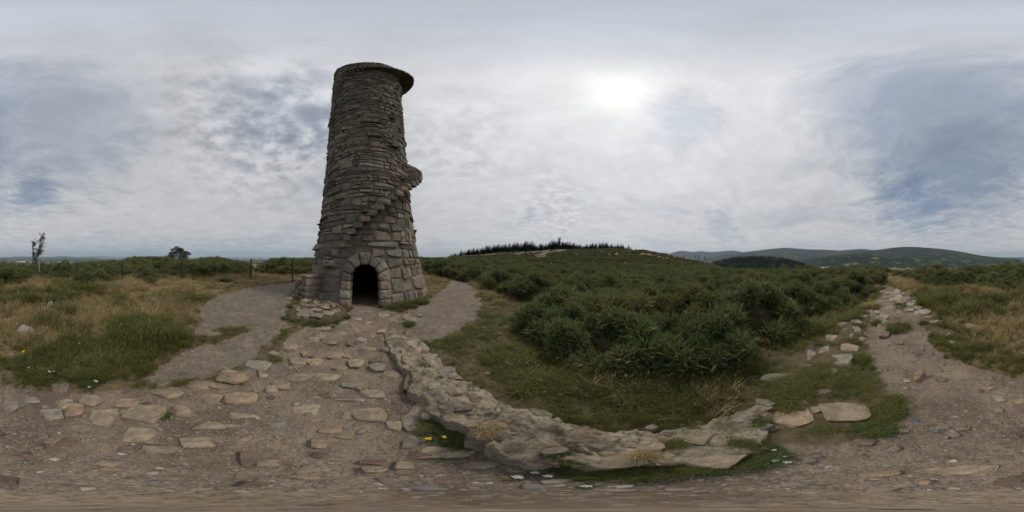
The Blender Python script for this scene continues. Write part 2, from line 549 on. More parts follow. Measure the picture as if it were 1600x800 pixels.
fcol = g.mix(g.ss(g.noise(geo, 0.005, 7, 0.72), 0.40, 0.50), fcol, (0.014, 0.024, 0.014))
hz = g.n('ShaderNodeSeparateXYZ', {0: geo}).outputs['Z']
hz = g.m('ADD', hz, g.m('MULTIPLY', g.m('SUBTRACT', hn, 0.5), 260.0))
c = g.mix(g.ss(hz, 20.0, 90.0), fcol, c)
g.surface(c, 1.0, None, 0.05)


# ------------------------------------------------------------------ terrain height
XK = [0, 160, 280, 450, 640, 720, 800, 860, 950, 1000, 1040, 1070, 1100, 1150, 1250, 1340, 1400, 1500, 1600]
RK = np.array([0, 3, 6, 12, 20, 40, 80, 150, 240, 400, 800, 2000, 5000, 30000], float)
ZT = np.array([
    [0, 0, 0, 0, -.1, -.8, -4, -11, -21, -40, -90, -150, -196, -200],
    [0, 0, 0, 0, .0, -.5, -3, -8, -14, -35, -90, -150, -196, -200],
    [0, 0, 0, 0, .1, .0, -1.5, -6, -14, -35, -90, -150, -196, -200],
    [0, 0, 0, 0, .0, -.2, -2, -6, -14, -35, -90, -150, -196, -200],
    [0, 0, 0, 0, 0, 0, -.5, -2, -4, -12, -60, -150, -196, -200],
    [0, 0, -.05, -.1, -.1, -.4, -1, 0, 2, 0, -40, -150, -196, -200],
    [0, -.05, -.2, -.4, -.7, -1.2, -1.5, 2.5, 7.5, 6, -30, -150, -196, -200],
    [0, -.1, -.3, -.6, -1, -2, -2, 4.0, 10.6, 10, -20, -140, -196, -200],
    [0, -.12, -.3, -.7, -1.2, -2.4, -2.6, 4.6, 12.2, 10, -20, -140, -196, -200],
    [0, -.12, -.3, -.7, -1.3, -2.6, -3, 3.6, 10.6, 8, -25, -140, -196, -200],
    [0, -.12, -.3, -.7, -1.3, -2.8, -4, .5, 4.8, 1, -40, -150, -196, -200],
    [0, -.12, -.3, -.7, -1.3, -2.8, -4.6, -3, 0, -8, -50, -150, -196, -200],
    [0, -.12, -.3, -.7, -1.3, -2.8, -5.2, -7, -6.5, -16, -60, -150, -196, -200],
    [0, -.1, -.3, -.7, -1.3, -2.8, -6, -12, -21, -45, -95, -150, -196, -200],
    [0, -.1, -.3, -.6, -1.2, -2.6, -6, -13, -25, -50, -95, -150, -196, -200],
    [0, -.05, -.15, -.4, -.7, -1.8, -5, -12, -23, -48, -95, -150, -196, -200],
    [0, 0, 0, -.1, -.4, -1.2, -4, -11, -22, -45, -95, -150, -196, -200],
    [0, 0, 0, 0, -.2, -1, -4, -11, -22, -45, -92, -150, -196, -200],
    [0, 0, 0, 0, -.1, -.8, -4, -11, -21, -40, -90, -150, -196, -200]], float)


def ground_z(x, y):
    x = np.atleast_1d(np.asarray(x, float)); y = np.atleast_1d(np.asarray(y, float))
    r = np.hypot(x, y)
    px = (np.degrees(np.arctan2(x, y)) / 0.225 + 800) % 1600
    zs = np.array([np.interp(r, RK, row) for row in ZT])       # keys x n
    xk = np.array(XK, float)
    j = np.clip(np.searchsorted(xk, px, side='right') - 1, 0, len(xk) - 2)
    t = (px - xk[j]) / (xk[j + 1] - xk[j])
    t = t * t * (3 - 2 * t)
    n = np.arange(len(r))
    z = zs[j, n] * (1 - t) + zs[j + 1, n] * t
    p = np.c_[x, y]
    z = z + fbm(p * 0.35, 3, 5) * 0.05 * np.clip((r - 2) / 4, 0, 1)
    z = z + fbm(p * 0.03, 3, 8) * np.clip((r - 30) / 100, 0, 1) * 1.6
    # earth bank that carries on from the ruined wall towards the far path
    along = x * 0.755 - y * 0.656
    across = x * 0.656 + y * 0.755
    z = z + 0.13 * np.exp(-((across - 0.85) / 0.38) ** 2) * np.clip((along - 0.9) / 0.6, 0, 1) * np.clip((6.5 - along) / 3, 0, 1)
    return z


def gz(x, y):
    return float(ground_z([x], [y])[0])


def pix(x, y, z=None):
    """world point on the ground seen in direction of a photo position (below the horizon)"""
    az = R((x - 800) * 0.225); te = math.tan(R((y - 400) * 0.225))
    zz = 0.0 if z is None else z
    for _ in range(1 if z is not None else 7):
        d = (CAM_H - zz) / te
        if z is None:
            zz = 0.5 * zz + 0.5 * gz(d * math.sin(az), d * math.cos(az))
    return Vector((d * math.sin(az), d * math.cos(az), zz))


def pol(x, d, z=None):
    az = R((x - 800) * 0.225)
    px_, py_ = d * math.sin(az), d * math.cos(az)
    return Vector((px_, py_, gz(px_, py_) if z is None else z))


def flat(pts):
    out = []
    for x, y in pts:
        az = R((x - 800) * 0.225); d = CAM_H / math.tan(R((y - 400) * 0.225))
        out.append((d * math.sin(az), d * math.cos(az)))
    return np.array(out)


def poly_sd(p, poly):
    """signed distance, positive inside"""
    p = np.asarray(p, float)
    n = len(poly)
    best = np.full(len(p), 1e9)
    inside = np.zeros(len(p), bool)
    for i in range(n):
        a, b = poly[i], poly[(i + 1) % n]
        ab = b - a
        t = np.clip(((p - a) @ ab) / max(ab @ ab, 1e-9), 0, 1)
        best = np.minimum(best, np.hypot(*(p - a - t[:, None] * ab).T))
        c = (a[1] > p[:, 1]) != (b[1] > p[:, 1])
        with np.errstate(divide='ignore', invalid='ignore'):
            xi = (b[0] - a[0]) * (p[:, 1] - a[1]) / (b[1] - a[1]) + a[0]
        inside ^= c & (p[:, 0] < xi)
    return np.where(inside, best, -best)


FLUE = flat([(0, 598), (50, 602), (100, 612), (150, 614), (200, 610), (260, 606), (330, 597), (385, 578), (430, 545), (470, 516), (500, 505),
             (540, 498), (548, 474), (594, 474), (604, 486), (640, 488), (655, 510), (664, 540), (680, 570), (700, 610), (730, 660), (800, 690), (860, 705), (930, 715), (1000, 716),
             (1080, 712), (1150, 700), (1230, 690), (1300, 692), (1360, 680), (1405, 655), (1413, 632), (1385, 600), (1360, 572),
             (1352, 530), (1354, 500), (1366, 465), (1384, 447), (1398, 446), (1420, 462), (1438, 488), (1455, 530), (1480, 560), (1530, 574), (1599, 590)])
LEFTG = flat([(310, 492), (318, 474), (345, 460), (385, 450), (420, 444), (468, 441), (462, 456), (454, 472), (449, 500), (430, 530), (395, 555), (340, 584), (270, 600),
              (205, 602), (225, 580), (290, 552), (320, 538), (345, 530), (380, 524), (388, 514), (350, 514), (312, 526), (300, 515)])
RIGHTG = flat([(630, 500), (640, 484), (672, 466), (694, 450), (704, 436), (720, 434), (742, 448), (753, 470), (750, 494), (720, 516), (694, 530), (668, 532), (640, 512)])


def path_mask(p):
    """signed distance into flue earth, and into the gravel of the two side paths"""
    w = np.c_[fbm(p * 2.3, 4, 21), fbm(p * 2.3, 4, 22)] * 0.20 + np.c_[fbm(p * 7, 3, 23), fbm(p * 7, 3, 24)] * 0.10
    q = p + w * np.clip(np.hypot(p[:, 0], p[:, 1]) / 3, 0.25, 1.3)[:, None]
    return poly_sd(q, FLUE), np.maximum(poly_sd(q, LEFTG), poly_sd(q, RIGHTG))


# gorse front edge, by photo column: (column, row of the foot of the bushes)
GEDGE = [(0, 459), (25, 455), (40, 446), (58, 432), (75, 434), (90, 440), (110, 442), (135, 450), (165, 447), (185, 436), (200, 434), (215, 443), (230, 449), (245, 440), (260, 435),
         (300, 433), (345, 432), (395, 430), (420, 428), (450, 433), (480, 434), (520, 430), (640, 430), (690, 427), (712, 436), (728, 444), (760, 449), (800, 462), (850, 475), (862, 490), (868, 520),
         (872, 545), (900, 566), (950, 578), (1020, 580), (1100, 584), (1150, 574), (1168, 550), (1180, 524), (1220, 519), (1260, 508), (1300, 492), (1335, 474), (1366, 449),
         (1380, 432), (1392, 428), (1412, 436), (1440, 452), (1470, 457), (1500, 452), (1506, 438), (1530, 434), (1536, 455), (1570, 459), (1600, 459)]
GX = np.array([e[0] for e in GEDGE], float)
GR = np.array([math.hypot(*pix(*e)[:2]) for e in GEDGE])


def gorse_edge(x, y):
    px = (np.degrees(np.arctan2(x, y)) / 0.225 + 800) % 1600
    return np.interp(px, GX, GR)


# tower frame
TC = Vector((-7.10, 5.73, 0))
TPHI = math.atan2(-TC.y, -TC.x)


def tw_R(z):
    return 2.187 - 0.022 * z + 1.113 * np.exp(-np.asarray(z, float) / 3.84)


# ------------------------------------------------------------------ ground meshes
NS = 640
rings = [0.06]
while rings[-1] < 16:
    rings.append(rings[-1] * 1.017 + 0.003)
while rings[-1] < 400:
    rings.append(rings[-1] * 1.045)
while rings[-1] < 29000:
    rings.append(rings[-1] * 1.10)
rings = np.array(rings)
ang = np.arange(NS) / NS * 2 * math.pi
rr, aa = np.meshgrid(rings, ang, indexing='ij')
X, Y = (rr * np.sin(aa)).ravel(), (rr * np.cos(aa)).ravel()
p2 = np.c_[X, Y]
rad = rr.ravel()
Z = ground_z(X, Y)
near = rad < 25
sdf = np.full(len(X), -5.0); sdg = np.full(len(X), -5.0)
sdf[near], sdg[near] = path_mask(p2[near])
pm = np.clip(0.5 + np.maximum(sdf, sdg) / 0.22, 0, 1)
grv = np.clip(0.5 + (sdg - 0.0) / 0.5, 0, 1) * (sdg > sdf)
grv = np.maximum(grv, 0.35 * (vnoise(p2 * 0.8, 33)))
# relief of the trodden earth
Z = Z + np.where(near, (fbm(p2 * 1.6, 4, 41) * 0.045 + fbm(p2 * 7, 4, 42) * 0.022) * np.clip(rad / 0.6, 0, 1), 0) - np.where(near, 0.03 * pm, 0)
rc = pix(405, 474)
rd = np.hypot(X - rc.x, Y - rc.y)
rut = np.sin(rd * 2 * math.pi / .33 + fbm(p2 * .8, 2, 46) * 2.5) * np.clip(1 - np.abs(rd - 1.5) / 1.4, 0, 1) * np.clip(sdg / .3, 0, 1) * np.clip(.4 + vnoise(p2 * 1.3, 47), 0, 1)
Z = Z + np.where(near, rut * .016, 0)
dryf = np.clip(0.5 + 1.6 * fbm(p2 * 0.28, 4, 51) + np.clip((rad - 6.5) / 6, -0.6, 0.55), 0, 1)
pxa = (np.degrees(np.arctan2(X, Y)) / 0.225 + 800) % 1600
dryf = np.where((pxa > 640) & (pxa < 1370), np.clip(dryf * 0.55, 0, 1), dryf)
dryf = np.where(rad > 30, np.clip(0.55 + 1.2 * fbm(p2 * 0.02, 4, 55), 0, 1), dryf)
farf = np.clip((rad - 500) / 500, 0, 1)
verts = np.c_[X, Y, Z]
nr = len(rings)
ii, jj = np.meshgrid(np.arange(nr - 1), np.arange(NS), indexing='ij')
a0 = (ii * NS + jj).ravel(); a1 = (ii * NS + (jj + 1) % NS).ravel()
b0 = ((ii + 1) * NS + jj).ravel(); b1 = ((ii + 1) * NS + (jj + 1) % NS).ravel()
F = np.c_[a0, b0, b1, a1][:, ::-1]
attrs = {'rut': np.clip(rut, 0, 1), 'path': pm, 'gravel': grv, 'dry': dryf, 'far': farf}
fm = pm[F].mean(1)
fgr = ((sdg > sdf)[F].mean(1) > 0.5)
isp = fm > 0.5
fx = X[F].mean(1)


def sub_mesh(name, mask, cap=False):
    ff = F[mask]
    idx, invx = np.unique(ff, return_inverse=True)
    me = mesh_from(name, verts[idx], invx.reshape(ff.shape), M_GROUND, True, None, {k: v[idx] for k, v in attrs.items()})
    return obj(name, me)


ground = tag(sub_mesh('ground', ~isp), kind='structure')
path_flue = tag(sub_mesh('path', isp & ~fgr), kind='structure')
path_left = tag(sub_mesh('gravel_path', isp & fgr & (fx < -2.2) & (Y[F].mean(1) < 3.2)), kind='structure')
path_right = tag(sub_mesh('gravel_path', isp & fgr & ~((fx < -2.2) & (Y[F].mean(1) < 3.2))), kind='structure')
# the small disc under the camera
cv = np.vstack([verts[:NS], [[0, 0, Z[:NS].mean()]]])
cme = mesh_from('path_patch', cv, np.array([[(k + 1) % NS, k, NS] for k in range(NS)]), M_GROUND, True, None,
                {'path': np.ones(NS + 1), 'gravel': np.full(NS + 1, .2), 'rut': np.zeros(NS + 1), 'dry': np.zeros(NS + 1), 'far': np.zeros(NS + 1)})
tag(obj('earth_patch', cme, path_flue))

# sea on the left horizon
sv, sf = [], []
cols = np.linspace(118, 470, 60)
for k, x in enumerate(cols):
    near_d = 9500 + 2500 * math.sin(x * 0.05) + (6000 if x < 150 else 0) - 2500 * (x > 260)
    for d in (near_d, 29500):
        az = R((x - 800) * 0.225)
        sv.append((d * math.sin(az), d * math.cos(az), -196.5 if d < 20000 else -199.0))
for k in range(59):
    sf.append((2 * k, 2 * k + 1, 2 * k + 3, 2 * k + 2))
tag(obj('sea', mesh_from('sea', sv, sf, M_SEA)), kind='structure')


# distant hills
def hill(name, crest, dist, depth, base, seed, rough):
    xs = np.arange(crest[0][0], crest[-1][0] + .1, 2.0)
    ys = np.interp(xs, [c[0] for c in crest], [c[1] for c in crest])
    # soften the drawn crest
    ys = np.convolve(np.pad(ys, 3, mode='edge'), np.ones(7) / 7, mode='valid')
    T = np.linspace(-1, 1.0, 33)
    V = []
    for x, y in zip(xs, ys):
        az = R((x - 800) * 0.225)
        top = CAM_H + dist * math.tan(R((400 - y) * 0.225))
        for t in T:
            d = dist + depth * t
            sh = 0.5 + 0.5 * math.cos(math.pi * t)
            V.append((d * math.sin(az), d * math.cos(az), base + (top - base) * sh ** 0.9))
    V = np.array(V)
    tt = np.tile(T, len(xs))
    V[:, 2] += fbm(V[:, :2] / rough, 5, seed) * (dist * 0.008) * np.clip(np.abs(tt) * 3, 0.12, 1)
    n = len(T)
    i, j = np.meshgrid(np.arange(len(xs) - 1), np.arange(n - 1), indexing='ij')
    q = (i * n + j).ravel()
    Fh = np.c_[q, q + 1, q + n + 1, q + n][:, ::-1]
    return tag(obj(name, mesh_from(name, V, Fh, M_HILL, True)), kind='structure'), V


hill('mountain_range', [(1025, 402), (1048, 396), (1060, 392.3), (1068, 391.5), (1080, 394), (1095, 391.8), (1107, 394.2), (1125, 393), (1147, 391), (1158, 394), (1180, 396), (1215, 402)], 12000, 2200, -200, 61, 900)
hill('mountain', [(1090, 406), (1140, 397), (1170, 393), (1200, 389.5), (1225, 387), (1240, 387.8), (1262, 389.5), (1290, 390), (1310, 391.5), (1330, 390), (1347, 388.7), (1365, 391), (1390, 391), (1420, 398), (1480, 406)], 7500, 2000, -200, 62, 800)
hill('mountain', [(1275, 407), (1320, 397), (1350, 393), (1375, 390), (1395, 387), (1412, 385.5), (1435, 386), (1470, 388.5), (1500, 393), (1530, 399), (1560, 402.5), (1596, 405)], 4800, 1500, -200, 63, 600)
hill('wooded_hill', [(1225, 411), (1280, 402), (1330, 396.5), (1360, 396), (1400, 399), (1450, 404), (1510, 410)], 3100, 900, -190, 64, 400)
knoll, KV = hill('wooded_hill', [(1080, 424), (1105, 414), (1130, 407), (1150, 403.5), (1180, 402), (1210, 403), (1230, 406), (1248, 411), (1275, 421)], 900, 260, -95, 65, 120)
# far headland and low coast on the left
hill('headland', [(0, 404), (40, 401.5), (90, 401), (150, 401.5), (200, 402.2), (236, 400.6), (262, 399.6), (290, 402)], 26000, 2500, -200, 66, 2500)


# ------------------------------------------------------------------ rock builder
def ico(sub):
    bm = bmesh.new()
    bmesh.ops.create_icosphere(bm, subdivisions=sub, radius=1.0)
    v = np.array([tuple(x.co) for x in bm.verts])
    f = np.array([[x.index for x in q.verts] for q in bm.faces])
    bm.free()
    return v, f


ICO2, ICO3, ICO4 = ico(2), ico(3), ico(4)


def rock_v(w, d, h, rs, sub=ICO3, cuts=11, rough=0.05, peak=.22):
    """faceted stone of about w x d x h metres, centred, flat-cut by random planes"""
    v = sub[0].copy()
    v = np.sign(v) * np.abs(v) ** 0.34
    v /= np.abs(v).max()
    spin = rs.uniform(0, 6.283)
    cuts = min(cuts, 7 + int(rs.integers(0, 3)))
    for k in range(cuts):
        a_ = (k + rs.uniform(-.35, .35)) * 2 * math.pi / max(cuts - 3, 4) + spin
        if k < cuts - 3:                        # sides
            n = np.array([math.cos(a_), math.sin(a_), rs.normal(0.05, .28)])
            off = rs.uniform(0.45, 0.95)
        else:                                   # top and bottom
            n = np.array([rs.normal(0, peak), rs.normal(0, peak), 1.0])
            off = rs.uniform(0.62, 0.95) * (.72 if peak > .5 else 1)
        n /= np.linalg.norm(n)
        dd = v @ n - off
        v = v - np.where(dd > 0, dd, 0)[:, None] * n
    seed = int(rs.integers(1, 9999))
    nn = sub[0]
    v = v + nn * (fbm(v * 2.3 + seed, 4, seed, .6)[:, None] * rough * 2.0)
    v = v * (np.array([w, d, h]) / 2)
    v += (fbm(v * 40 / max(0.2, w) * 0.3 + seed, 2, seed)[:, None]) * nn * 0.006
    return v


STONE_COLS = np.array([(0.30, 0.255, 0.20), (0.26, 0.22, 0.175), (0.33, 0.285, 0.22), (0.29, 0.225, 0.17), (0.24, 0.215, 0.18), (0.36, 0.315, 0.25), (0.27, 0.195, 0.15)])
PALETTE = {'pale': (0.40, 0.365, 0.30), 'tan': (0.355, 0.288, 0.20), 'brown': (0.21, 0.155, 0.12), 'orange': (0.38, 0.275, 0.18), 'red': (0.19, 0.125, 0.10), 'grey': (0.29, 0.255, 0.205), 'white': (0.46, 0.44, 0.39), 'blue': (0.15, 0.165, 0.185)}


def rock(name, parent, loc, w, d, h, rz=0, tilt=(0, 0), col=None, sub=ICO3, rs=None, cuts=11, rough=0.05, mat=None):
    rs = rs or rng
    v = rock_v(w, d, h, rs, sub, cuts, rough, .75 if name == 'rock' else .22)
    c = np.array(col if col is not None else STONE_COLS[rs.integers(len(STONE_COLS))]) * rs.uniform(0.88, 1.12)
    me = mesh_from(name, v, sub[1], mat or M_ROCK, True, np.tile(c, (len(v), 1)))
    try:
        me.set_sharp_from_angle(angle=R(17))
    except Exception:
        pass
    o = bpy.data.objects.new(name, me)
    o.location = loc
    o.rotation_euler = (tilt[0], tilt[1], rz)
    return link(o, parent)


SPOTS = []


def px_rock(name, parent, x, y, w, h, up, col, rz=0.0, tilt=0.0, sink=0.5, sub=ICO3, zoff=0.0, cuts=11):
    """stone whose visible face covers about w x h photo pixels centred on x, y; 'up' is how far it stands proud"""
    a = pix(x, y + h / 2); b = pix(x, max(y - h / 2, 403))
    dist = math.hypot(a.x, a.y)
    cen = (a + b) / 2
    if up > 0.16:                       # upright stone: the drawn height is its height, not its depth
        cen = a.copy()
        dd = w * 0.003927 * dist * 0.8
        cen += Vector((a.x, a.y, 0)).normalized() * dd * 0.4
    else:
        dd = max(0.03, (b - a).length - up * 0.5)
    ww = w * 0.003927 * math.hypot(cen.x, cen.y)
    az = math.atan2(cen.x, cen.y)
    up = up * (.72 if name == 'stone' else 1)
    hh = up / sink
    SPOTS.append((cen.x, cen.y, .36 * (ww + dd)))
    z = gz(cen.x, cen.y) - 0.02 + up - hh / 2 + zoff
    return rock(name, parent, (cen.x, cen.y, z), ww * 1.2, dd * 1.2, hh, -az + rz, (tilt, 0), PALETTE[col] if isinstance(col, str) else col, sub, None, cuts)


# ------------------------------------------------------------------ the chimney tower
tower = empty('chimney_tower', TC)
tag(tower, 'tall round tapering granite chimney tower with arched black doorway and broken outside stair', 'tower')
DOOR_W, SPRING = 0.55, 1.03
DOOR_T = -0.02                                   # door centre, radians from the camera-facing line


def tpt(th, r, z):
    """tower-local point: th radians to the right of the camera-facing line"""
    return np.c_[np.cos(TPHI + th) * r, np.sin(TPHI + th) * r, z]


def door_sd(u, z):
    """distance outside the door opening for lateral u (m) and height z"""
    u = np.abs(u)
    return np.where(z > SPRING, np.hypot(u, z - SPRING) - DOOR_W, u - DOOR_W)


# mortar core, a lathe with the door cut out
nz_, nt_ = 130, 220
zz = np.concatenate([np.linspace(-0.3, 2.4, 55), np.linspace(2.5, 20.28, 75)])
th = np.linspace(-math.pi, math.pi, nt_, endpoint=False)
ZZ, TT = np.meshgrid(zz, th, indexing='ij')
RRc = tw_R(np.maximum(ZZ, 0)) - 0.014
cvv = tpt(TT.ravel(), RRc.ravel(), ZZ.ravel())
i, j = np.meshgrid(np.arange(len(zz) - 1), np.arange(nt_), indexing='ij')
q0 = (i * nt_ + j).ravel(); q1 = (i * nt_ + (j + 1) % nt_).ravel()
Fc = np.c_[q0, q1, q1 + nt_, q0 + nt_]
um = (((TT - DOOR_T + math.pi) % (2 * math.pi)) - math.pi) * RRc
dsd = np.where(np.abs(TT) < 1.0, door_sd(um, ZZ), 9).ravel()
Fc = Fc[(dsd[Fc].min(1) > 0.02)]
obj('mortar_core', mesh_from('mortar_core', cvv, Fc, M_MORTAR, True), tower)
# open flue mouth at the top: ring slab
mb = MB()
n = 96
tt = np.linspace(0, 2 * math.pi, n, endpoint=False)
ro, ri = float(tw_R(20.2)) - 0.03, 1.2
v = np.vstack([tpt(tt, np.full(n, ro), np.full(n, 20.26)), tpt(tt, np.full(n, ri), np.full(n, 20.26)), tpt(tt, np.full(n, ri), np.full(n, 17.0))])
f = [(k, (k + 1) % n, n + (k + 1) % n, n + k) for k in range(n)] + [(n + k, n + (k + 1) % n, 2 * n + (k + 1) % n, 2 * n + k) for k in range(n)] + [tuple(2 * n + k for k in range(n))]
mb.add(v, f)
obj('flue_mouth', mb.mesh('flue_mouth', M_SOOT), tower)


def stone_geo(th0, th1, z00, z01, z10, z11, rs, proud=0.05, gap=0.014, back=0.13):
    """one walling stone between two angles; z00,z01 bottom left/right, z10,z11 top left/right. 25 vertices, 40 triangles"""
    rm = float(tw_R(max((z00 + z10) / 2, 0)))
    du = gap / rm
    th0 += du; th1 -= du
    w = (th1 - th0)
    ring = np.array([(0, 0), (.5, 0), (1, 0), (1, .5), (1, 1), (.5, 1), (0, 1), (0, .5)], float)
    rj = ring.copy()
    cut = rs.uniform(0.02, 0.24, 8)
    cc = np.array([.5, .5])
    for k in (0, 2, 4, 6):
        rj[k] += (cc - rj[k]) * cut[k]
    for k in (1, 3, 5, 7):
        rj[k] += (cc - rj[k]) * cut[k] * 0.35
    ins = rs.uniform(0.12, 0.22)
    inner = rj + (cc - rj) * ins + rs.uniform(-.05, .05, (8, 2))
    cen = np.array([[.5, .5]]) + rs.uniform(-.12, .12, (1, 2))
    uv = np.vstack([rj, rj, inner, cen])
    pr = rs.uniform(0.45, 1.25) * proud
    tu, tv = rs.normal(0, .75), rs.normal(0, .75)
    slope = 1 + tu * (uv[16:25, 0] - .5) + tv * (uv[16:25, 1] - .5)
    dep = np.concatenate([np.full(8, -back), rs.uniform(-.02, .016, 8), pr * slope[:8] * rs.uniform(.75, 1.15, 8), [pr * slope[8] * rs.uniform(.8, 1.15)]])
    T = th0 + uv[:, 0] * w
    zb = z00 + (z01 - z00) * uv[:, 0] + gap
    zt = z10 + (z11 - z10) * uv[:, 0] - gap
    zz_ = zb + uv[:, 1] * (zt - zb)
    V = tpt(T, tw_R(np.maximum(zz_, 0)) + dep, zz_)
    f = []
    for k in range(8):
        k2 = (k + 1) % 8
        f.append((k, k2, 8 + k2, 8 + k))
        f.append((8 + k, 8 + k2, 16 + k2, 16 + k))
        f.append((16 + k, 16 + k2, 24))
    return V, f


TCOL = np.array([(0.235, 0.203, 0.158), (0.20, 0.174, 0.138), (0.265, 0.228, 0.175), (0.245, 0.19, 0.145), (0.175, 0.158, 0.132), (0.285, 0.248, 0.192), (0.255, 0.186, 0.14)])
rs = np.random.default_rng(5)
stones = []                                     # (verts, faces, colour, solid angle)
cam_l = np.array([-TC.x, -TC.y, CAM_H])


def keep_stone(V, f, col=None):
    c = TCOL[rs.integers(len(TCOL))] * rs.uniform(0.58, 1.28) if col is None else np.array(col)
    fc = V[16:24].mean(0)
    nrm = np.cross(V[12] - V[8], V[14] - V[10]) * 0.5
    dv = cam_l - fc
    dist = np.linalg.norm(dv)
    stones.append((V, f, c, abs(float(nrm @ dv)) / dist ** 3 if (fc[:2] @ dv[:2]) > 0 else 0.0))


z = -0.12
level = 0
while z < 20.25:
    k = min(max(z, 0) / 20.0, 1)
    hgt = (0.27 * (1 - k) ** 2 + 0.19) * rs.uniform(0.62, 1.35)
    if z + hgt > 20.1:
        hgt = 20.28 - z
    rm = float(tw_R(max(z, 0)))
    t0 = rs.uniform(0, 6.28)
    t = 0.0

    def wav(tq, lev):
        if lev <= 0 or z + hgt > 20.1 or z > 19.6:
            return 0.0
        return 0.17 * (0.40 * (1 - k) ** 2 + 0.17) * (math.sin(3 * tq + lev * 1.7) + .8 * math.sin(8 * tq + lev * 2.9) + .7 * math.sin(17 * tq + lev * 5.1) + .6 * math.sin(31 * tq + lev * 3.3)) * .6
    while t < 2 * math.pi - 1e-4:
        ln = (0.50 * (1 - k) + 0.42) * rs.uniform(0.45, 1.55)
        dt = ln / rm
        if t + dt > 2 * math.pi - 0.5 * dt:
            dt = 2 * math.pi - t
        a0, a1 = t0 + t, t0 + t + dt
        t += dt
        n0 = ((a0 - DOOR_T + math.pi) % (2 * math.pi)) - math.pi
        n1 = n0 + dt
        zb0, zb1 = z + wav(a0, level), z + wav(a1, level)
        zt0, zt1 = z + hgt + wav(a0, level + 1), z + hgt + wav(a1, level + 1)
        # keep clear of the doorway and its dressed surround
        if n0 * rm < 1.35 and n1 * rm > -1.35 and z < 2.2:
            zm = z + hgt / 2
            lim = math.sqrt(max(0.0, 1.02 ** 2 - max(0, zm - SPRING) ** 2)) if zm > SPRING else 1.0
            if zm < SPRING + 1.02:
                lo, hi = -lim / rm, lim / rm
                if n0 > lo and n1 < hi:
                    if z + hgt > SPRING + 1.08:
                        V, f = stone_geo(n0 + DOOR_T, n1 + DOOR_T, SPRING + .98, SPRING + .98, zt0, zt1, rs)
                        keep_stone(V, f)
                    continue
                segs = []
                if n0 < lo:
                    segs.append((n0, min(n1, lo)))
                if n1 > hi:
                    segs.append((max(n0, hi), n1))
                for s0, s1 in segs:
                    if (s1 - s0) * rm > 0.06:
                        V, f = stone_geo(s0 + DOOR_T, s1 + DOOR_T, zb0, zb1, zt0, zt1, rs)
                        keep_stone(V, f)
                continue
        pr = 0.055 * (1.25 - 0.45 * k)

        def lay_stone(n0, n1, A, depth):
            """lay one stone, or break the place up into smaller ones"""
            b0, b1, c0, c1 = A
            hh_ = (c0 + c1 - b0 - b1) / 2
            ww_ = (n1 - n0) * rm
            u = rs.uniform()
            if depth < 2 and hh_ > .19 and ww_ > .22 and u < .34:
                m = rs.uniform(.3, .7); tl = rs.uniform(-.1, .1)
                m0, m1 = b0 + (c0 - b0) * (m + tl), b1 + (c1 - b1) * (m - tl)
                lay_stone(n0, n1, (b0, b1, m0, m1), depth + 1)
                lay_stone(n0, n1, (m0, m1, c0, c1), depth + 1)
            elif depth < 2 and ww_ > .34 and u < .62:
                f_ = rs.uniform(.25, .75)
                m = n0 + (n1 - n0) * f_
                e0, e1 = b0 + (b1 - b0) * f_, c0 + (c1 - c0) * f_
                lay_stone(n0, m, (b0, e0, c0, e1), depth + 1)
                lay_stone(m, n1, (e0, b1, e1, c1), depth + 1)
            else:
                V, f = stone_geo(n0 + DOOR_T, n1 + DOOR_T, *A, rs, pr * (2.0 if rs.uniform() < .03 else rs.uniform(.7, 1.2)), rs.uniform(.005, .012))
                keep_stone(V, f)
        lay_stone(n0, n1, (zb0, zb1, zt0, zt1), 0)
    z += hgt
    level += 1
stones.sort(key=lambda s_: -s_[3])
for V, f, c, _ in stones[:285]:
    obj('stone', mesh_from('stone', V, f, M_TOWER, False, np.tile(c, (len(V), 1))), tower)
mb = MB()
for V, f, c, _ in stones[285:]:
    mb.add(V, f, c)
tag(obj('upper_stones', mb.mesh('upper_stones', M_TOWER), tower), kind='stuff')


# dressed doorway: voussoirs, jamb stones, passage, threshold
door = empty('doorway', (0, 0, 0))
door.parent = tower


def door_pt(u, zq, w):
    """point on the tower face at lateral u (m), height z, w metres proud"""
    rm = tw_R(np.maximum(zq, 0))
    return tpt(DOOR_T + np.asarray(u) / rm, rm + w, np.asarray(zq))


def face_stone(quad, proud, rs, inset=0.02, col=None, parent=door, name='stone'):
    """stone with a four-cornered face given as (u, z) corners, anticlockwise"""
    q = np.array(quad, float)
    cc = q.mean(0)
    q = q + (cc - q) * inset
    n = 3
    ring = []
    for a in range(4):
        for k in range(n):
            ring.append(q[a] + (q[(a + 1) % 4] - q[a]) * k / n)
    ring = np.array(ring)
    for a in range(0, 12, 3):
        ring[a] += (cc - ring[a]) * 0.07
    inner = ring + (cc - ring) * 0.2 + rs.uniform(-.006, .006, ring.shape)
    in2 = ring + (cc - ring) * 0.55 + rs.uniform(-.01, .01, ring.shape)
    uz = np.vstack([ring, ring, inner, in2, [cc]])
    m = len(ring)
    w = np.concatenate([np.full(m, -.3), rs.uniform(-.01, .01, m) + proud * .25, proud * rs.uniform(.8, 1.15, m), proud * rs.uniform(.9, 1.35, m), [proud * 1.2]])
    V = door_pt(uz[:, 0], uz[:, 1], w)
    f = []
    for k in range(m):
        k2 = (k + 1) % m
        for b in range(3):
            f.append((b * m + k, b * m + k2, (b + 1) * m + k2, (b + 1) * m + k))
        f.append((3 * m + k, 3 * m + k2, 4 * m))
    c = TCOL[rs.integers(len(TCOL))] * rs.uniform(1.0, 1.3) if col is None else np.array(col)
    return obj(name, mesh_from(name, V, f, M_TOWER, False, np.tile(c, (len(V), 1))), parent)


